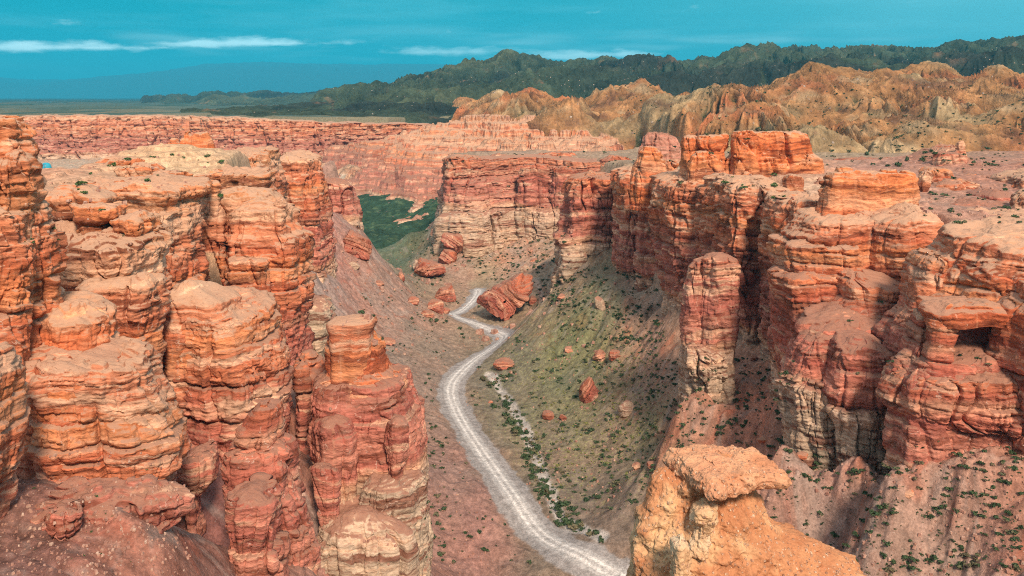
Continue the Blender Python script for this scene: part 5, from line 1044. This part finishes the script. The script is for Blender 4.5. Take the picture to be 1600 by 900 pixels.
# ------------------------------------------------------------------ shrubs, each set on the surface that is really there
def leafmat(name, c0, c1):
    m = bpy.data.materials.new(name); m.use_nodes = True; n = NT(m.node_tree)
    oi = n.n('ShaderNodeObjectInfo'); pos = n.n('ShaderNodeNewGeometry').outputs['Position']
    f = n.math('ADD', n.math('MULTIPLY', oi.outputs['Random'], .5), n.math('MULTIPLY', n.noise(pos, .7, 3, .6), .7), clamp=True)
    bs = n.n('ShaderNodeBsdfPrincipled'); dry = n.rng(n.noise(pos, .23, 2, .5), .56, .62, 0, .75); n.l(n.mix(dry, n.mix(f, c0, c1), (.19, .15, .09)), bs.inputs['Base Color']); bs.inputs['Roughness'].default_value = .8; bs.inputs['Specular IOR Level'].default_value = .15
    o = n.n('ShaderNodeOutputMaterial'); n.l(bs.outputs[0], o.inputs[0]); return m
M_DK = leafmat('dark_shrub', (.030, .055, .028), (.070, .105, .045)); M_GR = leafmat('green_shrub', (.035, .085, .03), (.09, .14, .045)); M_YL = leafmat('yellow_shrub', (.16, .17, .06), (.27, .26, .09)); M_TW = leafmat('twig', (.12, .07, .045), (.2, .13, .08))
def shrub_geo(rs, n=70, flat_=.75, ls=(.10, .19)):
    nl = rs.randint(3, 7); cen = np.c_[rs.normal(0, .30, nl), rs.normal(0, .30, nl), rs.uniform(.18, .5, nl)]; rad = rs.uniform(.22, .42, nl)
    V, Q = [], []
    for i in range(n):
        j = rs.randint(nl); d = rs.normal(size=3); d /= np.linalg.norm(d); d[2] = abs(d[2])*1.0 - .15
        c = cen[j] + d*rad[j]*rs.uniform(.55, 1.05); c[2] = max(c[2], .03)*1; c[2] *= flat_
        a = rs.normal(size=3); a /= np.linalg.norm(a); b_ = np.cross(a, d + .01); b_ /= np.linalg.norm(b_)+1e-6; s = rs.uniform(*ls)
        k_ = len(V); V += [c - a*s, c + b_*s*.6, c + a*s*1.1, c - b_*s*.6]; Q.append((k_, k_+1, k_+2, k_+3))
    return np.array(V), np.array(Q)
rs = np.random.RandomState(5)
GEOS = [shrub_geo(rs, 110) for _ in range(7)]; LOW = [shrub_geo(rs, 22, ls=(.20, .34)) for _ in range(5)]
bpy.context.view_layer.update(); DG = bpy.context.evaluated_depsgraph_get()
def cast(u, v):
    d = Vector((u-800, F, -(v-HV))).normalized()
    ok, loc, nor, idx, ob, mt = SC.ray_cast(DG, Vector((0, 0, H)) + d*1.5, d)
    return (loc, nor, ob.name) if ok and ob.name != 'haze' else (None, None, None)
ho.hide_viewport = True; bpy.context.view_layer.update(); DG = bpy.context.evaluated_depsgraph_get()
ZONES = [ # box or line in the photo, count, size range in metres, material, label, group
 ('L', [(764,590),(800,650),(830,720),(862,780),(905,830),(985,885)], 15, 150, (1.0,3.2), M_DK, 'dark green bush crowding the dry wash beside the gravel road', 'bushes along the dry wash'),
 ('L', [(735,600),(745,660),(790,730),(840,790),(900,845)], 9, 45, (.8,1.9), M_DK, 'small dark bush on the strip between road and dry wash', 'bushes between road and wash'),
 ('L', [(815,525),(790,560),(800,590),(770,600)], 12, 30, (1.0,2.4), M_DK, 'dark bush by the bend where the side track leaves the road', 'bushes by the road bend'),
 ('L', [(660,497),(700,510),(760,545),(745,575),(715,600)], 9, 36, (.9,2.4), M_DK, 'dark bush on the inner bank of the winding road', 'bushes on the inner road bank'),
 ('B', (640,430,760,500), 0, 55, (.9,2.0), M_DK, 'dark bush among the boulders left of the far road bend', 'bushes at the far road bend'),
 ('B', (662,580,700,880), 0, 130, (.5,1.7), M_DK, 'small dark bush on the bare ground left of the road', 'bushes left of the road'),
 ('B', (690,660,840,880), 0, 130, (.5,1.6), M_DK, 'small dark bush on the bare ground left of the road', 'bushes left of the road'),
 ('B', (560,430,700,570), 0, 160, (.5,1.5), M_DK, 'tiny bush on the left scree slope', 'bushes on the left scree'),
 ('B', (1000,560,1240,700), 0, 620, (.5,1.7), M_DK, 'tiny dark bush on the pink slope below the rounded double column', 'bushes on the pink slope'),
 ('B', (1200,690,1600,900), 0, 1100, (.3,1.5), M_DK, 'small dark bush on the gullied slope in the lower right', 'bushes on the lower right slope'),
 ('B', (830,560,1030,800), 0, 720, (.5,2.0), M_DK, 'small bush on the valley floor between the wash and the right slope', 'bushes on the valley floor'),
 ('B', (830,540,1030,760), 0, 700, (.5,1.1), M_YL, 'yellowish cushion plant on the valley floor', 'cushion plants'),
 ('B', (720,365,900,480), 0, 900, (.7,2.3), M_DK, 'dark bush on the talus under the cream cliff', 'bushes on the far talus'),
 ('B', (640,335,720,430), 0, 180, (.8,1.9), M_DK, 'dark bush on the talus under the cream cliff', 'bushes on the far talus'),
 ('B', (870,420,1040,560), 0, 760, (.5,1.9), M_DK, 'dark bush on the steep green slope below the rim columns', 'bushes on the green slope'),
 ('B', (80,235,345,330), 0, 70, (.5,2.0), M_GR, 'low green plant on the sandy top of the left plateau', 'plants on the left plateau'),
 ('B', (30,340,200,400), 0, 25, (.2,.6), M_GR, 'small tuft on the sandy shelf of the left side', 'tufts on the left shelf'),
 ('B', (1060,262,1250,312), 0, 60, (.8,2.4), M_GR, 'bright green plant on the pale sand below the split orange butte', 'plants below the split butte'),
 ('B', (1440,245,1600,350), 0, 110, (.8,2.0), M_DK, 'dark bush on the dusty red plateau at far right', 'bushes on the far right plateau'),
 ('B', (1325,455,1410,505), 0, 16, (1.0,2.4), M_DK, 'dark bush in the sandy bowl on the right side', 'bushes in the bowl'),
 ('B', (1340,545,1400,600), 0, 8, (1.0,1.9), M_DK, 'dark bush behind the rounded brick-red buttresses', 'bushes behind the buttresses'),
 ('B', (1500,540,1545,600), 0, 6, (.7,1.4), M_DK, 'bush on the sandy floor of the alcove', 'bushes in the alcove'),
 ('B', (1150,560,1200,620), 0, 24, (.6,1.3), M_DK, 'dark bush on the red sand cone beside the rounded double column', 'bushes on the sand cone'),
 ('B', (50,700,300,880), 0, 50, (.10,.35), M_GR, 'tiny green tuft on the sandy slope in the lower left', 'tufts on the lower left sand'),
 ('B', (780,280,900,345), 0, 60, (1.2,2.6), M_DK, 'dark bush on the ledges of the cream and red cliff', 'bushes on the far cliff'),
 ('B', (690,236,1010,262), 0, 60, (1.0,2.4), M_DK, 'dark bush on the flat top of the broad cream cliff', 'bushes on the cream cliff top'),
 ('B', (960,130,1600,260), 0, 900, (1.2,3.2), M_DK, 'dark bush on the ochre hills', 'bushes on the ochre hills'),
]
rs = np.random.RandomState(77); cand = []; NC = [0, 0, 0]
for typ, geo_, wd, cnt, (s0, s1), mt, lb, gp in ZONES:
    for i in range(cnt):
        if typ == 'L':
            L_ = np.array(geo_, float); t_ = rs.uniform(0, len(L_)-1.001); j = int(t_); p = L_[j] + (L_[j+1]-L_[j])*(t_-j); u, v = p[0] + rs.normal()*wd*.5, p[1] + rs.normal()*wd*.4
        else:
            u0, v0, u1, v1 = geo_; u, v = rs.uniform(u0, u1), rs.uniform(v0, v1)
            if float(perlin(u/34, v/20)) + .5*float(perlin(u/11, v/7)) < rs.uniform(-.75, .30): continue
        loc, nor, nm = cast(u, v)
        if loc is None or loc.y < 80 or nor.z < .36 or nm.startswith(('boulder', 'tilted', 'capstone', 'pedestal', 'ridge', 'tent', 'mountain')): continue
        if nm.startswith(('block', 'rock_', 'stack', 'cap', 'shaft', 'body', 'neck', 'ledge')) and nor.z < .8: continue
        if nm.startswith('terrain') and 150 < loc.y < 545:
            dd = dline(ROAD, np.array([loc.x]), np.array([loc.y]))[0]
            if dd < 6.4: continue
        s = s0 + (s1-s0)*rs.rand()**2.6
        cand.append((s/loc.y, s, loc.copy(), mt, lb, gp, rs.uniform(0, 6.28), rs.uniform(.7, 1.25)))
print('SHRUBS', len(cand))
cand.sort(key=lambda c: -c[0])
small = {}
MESHC = {}
for i, (_, s, loc, mt, lb, gp, rz, fl) in enumerate(cand):
    if i < 296:
        g_ = i % len(GEOS); key = (g_, mt.name)
        if key not in MESHC:
            V, Q = GEOS[g_]; me = bpy.data.meshes.new('shrub'); me.from_pydata([tuple(a) for a in V], [], [tuple(a) for a in Q]); me.materials.append(mt); me.update(); MESHC[key] = me
        o = bpy.data.objects.new('shrub', MESHC[key]); C.objects.link(o); o.location = loc - Vector((0, 0, .05*s)); o.scale = (s, s, s*fl*.9); o.rotation_euler = (0, 0, rz)
        tag(o, lb, 'shrub', gp)
    else:
        V, Q = LOW[i % len(LOW)]; c, sn = math.cos(rz), math.sin(rz); W = V*np.array([s, s, s*fl*.9]); W = np.c_[W[:, 0]*c - W[:, 1]*sn, W[:, 0]*sn + W[:, 1]*c, W[:, 2]] + np.array(loc)
        small.setdefault(mt.name, [[], [], 0]); b_ = small[mt.name]; b_[0].append(W); b_[1].append(Q + b_[2]); b_[2] += len(W)
AV, AQ, AM, off = [], [], [], 0
for mi, (k_, (Vl, Ql, n_v)) in enumerate(small.items()):
    v_ = np.vstack(Vl); q_ = np.vstack(Ql) + off; off += len(v_); AV.append(v_); AQ.append(q_); AM += [mi]*len(q_)
if AV:
    o = obj_from('low_scrub', np.vstack(AV), np.vstack(AQ), bpy.data.materials[list(small)[0]], smooth=False, origin=False)
    for k_ in list(small)[1:]: o.data.materials.append(bpy.data.materials[k_])
    o.data.polygons.foreach_set('material_index', np.array(AM, np.int32)); tag(o, kind='stuff')

# loose stones
def stone_geo(rs):
    P = rs.normal(size=(8, 3)); P /= np.linalg.norm(P, axis=1)[:, None]
    V = np.array([(-1,-1,-1),(1,-1,-1),(1,1,-1),(-1,1,-1),(-1,-1,1),(1,-1,1),(1,1,1),(-1,1,1)], float)*.5
    V = V*rs.uniform(.6, 1.1, (8, 3)); V[4:, :2] *= rs.uniform(.5, .9); V[:, 2] = V[:, 2]*.8 + .2
    return V, np.array([(0,3,2,1),(4,5,6,7),(0,1,5,4),(1,2,6,5),(2,3,7,6),(3,0,4,7)])
SG = [stone_geo(rs) for _ in range(12)]; SV, SQ, off = [], [], 0
def putstone(x, y, z, s):
    global off
    V, Q = SG[rs.randint(12)]; a = rs.uniform(0, 6.28); c, sn = math.cos(a), math.sin(a); W = V*s
    SV.append(np.c_[W[:, 0]*c - W[:, 1]*sn, W[:, 0]*sn + W[:, 1]*c, W[:, 2]] + np.array((x, y, z))); SQ.append(Q + off); off += 8
for (bx_, by_, bw_) in BOULD:
    m_ = 18; an = rs.uniform(-2.9, -.2, m_); rr_ = bw_*(.45 + .7*rs.rand(m_)**1.5); xs_ = bx_ + rr_*np.cos(an); ys2 = by_ + rr_*np.sin(an)*.8; zs_ = terr(xs_, ys2)
    for a_, b_, c_ in zip(xs_, ys2, zs_): putstone(a_, b_, c_, bw_*(.03 + .13*rs.rand()**2.5))
for (u0, v0, u1, v1, cnt, s0, s1) in [(500,340,700,560,330,.25,1.5),(650,580,760,900,260,.15,.6),(720,360,1000,560,380,.3,1.5),(820,540,1050,820,330,.2,.9),(1000,560,1250,720,260,.2,.9),(1200,690,1600,900,800,.12,.8),(0,700,300,898,1800,.04,.40),
                                  (30,340,280,400,130,.08,.4),(80,235,340,330,160,.15,.9),(1040,260,1250,315,120,.2,1.0),(460,560,520,900,120,.1,.6),(500,800,660,900,160,.08,.5),(640,500,760,620,120,.2,.7),(0,425,110,450,60,.05,.25),(1440,250,1600,350,120,.3,1.2),(240,450,440,520,90,.1,.4)]:
    for i in range(cnt):
        u, v = rs.uniform(u0, u1), rs.uniform(v0, v1); loc, nor, nm = cast(u, v)
        if loc is None or loc.y < 60 or nor.z < .45 or nm.startswith(('boulder', 'tilted', 'capstone', 'pedestal', 'ridge', 'hills')): continue
        if nm.startswith('terrain') and 150 < loc.y < 545 and dline(ROAD, np.array([loc.x]), np.array([loc.y]))[0] < 5: continue
        s = s0 + (s1-s0)*rs.rand()**3.2; V, Q = SG[rs.randint(12)]; a = rs.uniform(0, 6.28); c, sn = math.cos(a), math.sin(a); W = V*s
        SV.append(np.c_[W[:, 0]*c - W[:, 1]*sn, W[:, 0]*sn + W[:, 1]*c, W[:, 2]] + np.array(loc)); SQ.append(Q + off); off += 8
def stonemat():
    m = bpy.data.materials.new('loose_stone'); m.use_nodes = True; n = NT(m.node_tree); pos = n.n('ShaderNodeNewGeometry').outputs['Position']
    c = n.ramp(n.noise(pos, .8, 3, .7), [(.34, (.22, .10, .075)), (.52, (.38, .20, .14)), (.70, (.52, .38, .29))])
    bs = n.n('ShaderNodeBsdfPrincipled'); n.l(c, bs.inputs['Base Color']); bs.inputs['Roughness'].default_value = .9
    o = n.n('ShaderNodeOutputMaterial'); n.l(bs.outputs[0], o.inputs[0]); return m
o = obj_from('rubble', np.vstack(SV), np.vstack(SQ), stonemat(), smooth=False, origin=False); tag(o, kind='stuff')

# pebbles weathering out of the foreground rock, a part of it
PV, PQ, off = [], [], 0
for i in range(1500):
    u, v = rs.uniform(985, 1345), rs.uniform(696, 899); loc, nor, nm = cast(u, v)
    if loc is None or loc.y > 40 or (nm.startswith('capstone') and rs.rand() < .75): continue
    s = .012 + .075*rs.rand()**4; V, Q = SG[rs.randint(12)]; a = rs.uniform(0, 6.28); c, sn = math.cos(a), math.sin(a); W = V*s
    PV.append(np.c_[W[:, 0]*c - W[:, 1]*sn, W[:, 0]*sn + W[:, 1]*c, W[:, 2]] + np.array(loc) - np.array(nor)*s*.15); PQ.append(Q + off); off += 8
m = bpy.data.materials.new('pebble'); m.use_nodes = True; n = NT(m.node_tree); pos = n.n('ShaderNodeNewGeometry').outputs['Position']
c = n.ramp(n.noise(pos, 9, 3, .7), [(.38, (.24, .13, .09)), (.5, (.48, .26, .15)), (.62, (.70, .52, .36))]); bs = n.n('ShaderNodeBsdfPrincipled'); n.l(c, bs.inputs['Base Color']); bs.inputs['Roughness'].default_value = .9
o = n.n('ShaderNodeOutputMaterial'); n.l(bs.outputs[0], o.inputs[0])
tag(obj_from('pebbles', np.vstack(PV), np.vstack(PQ), m, parent=PED, smooth=False), kind='stuff')
ho.hide_viewport = False
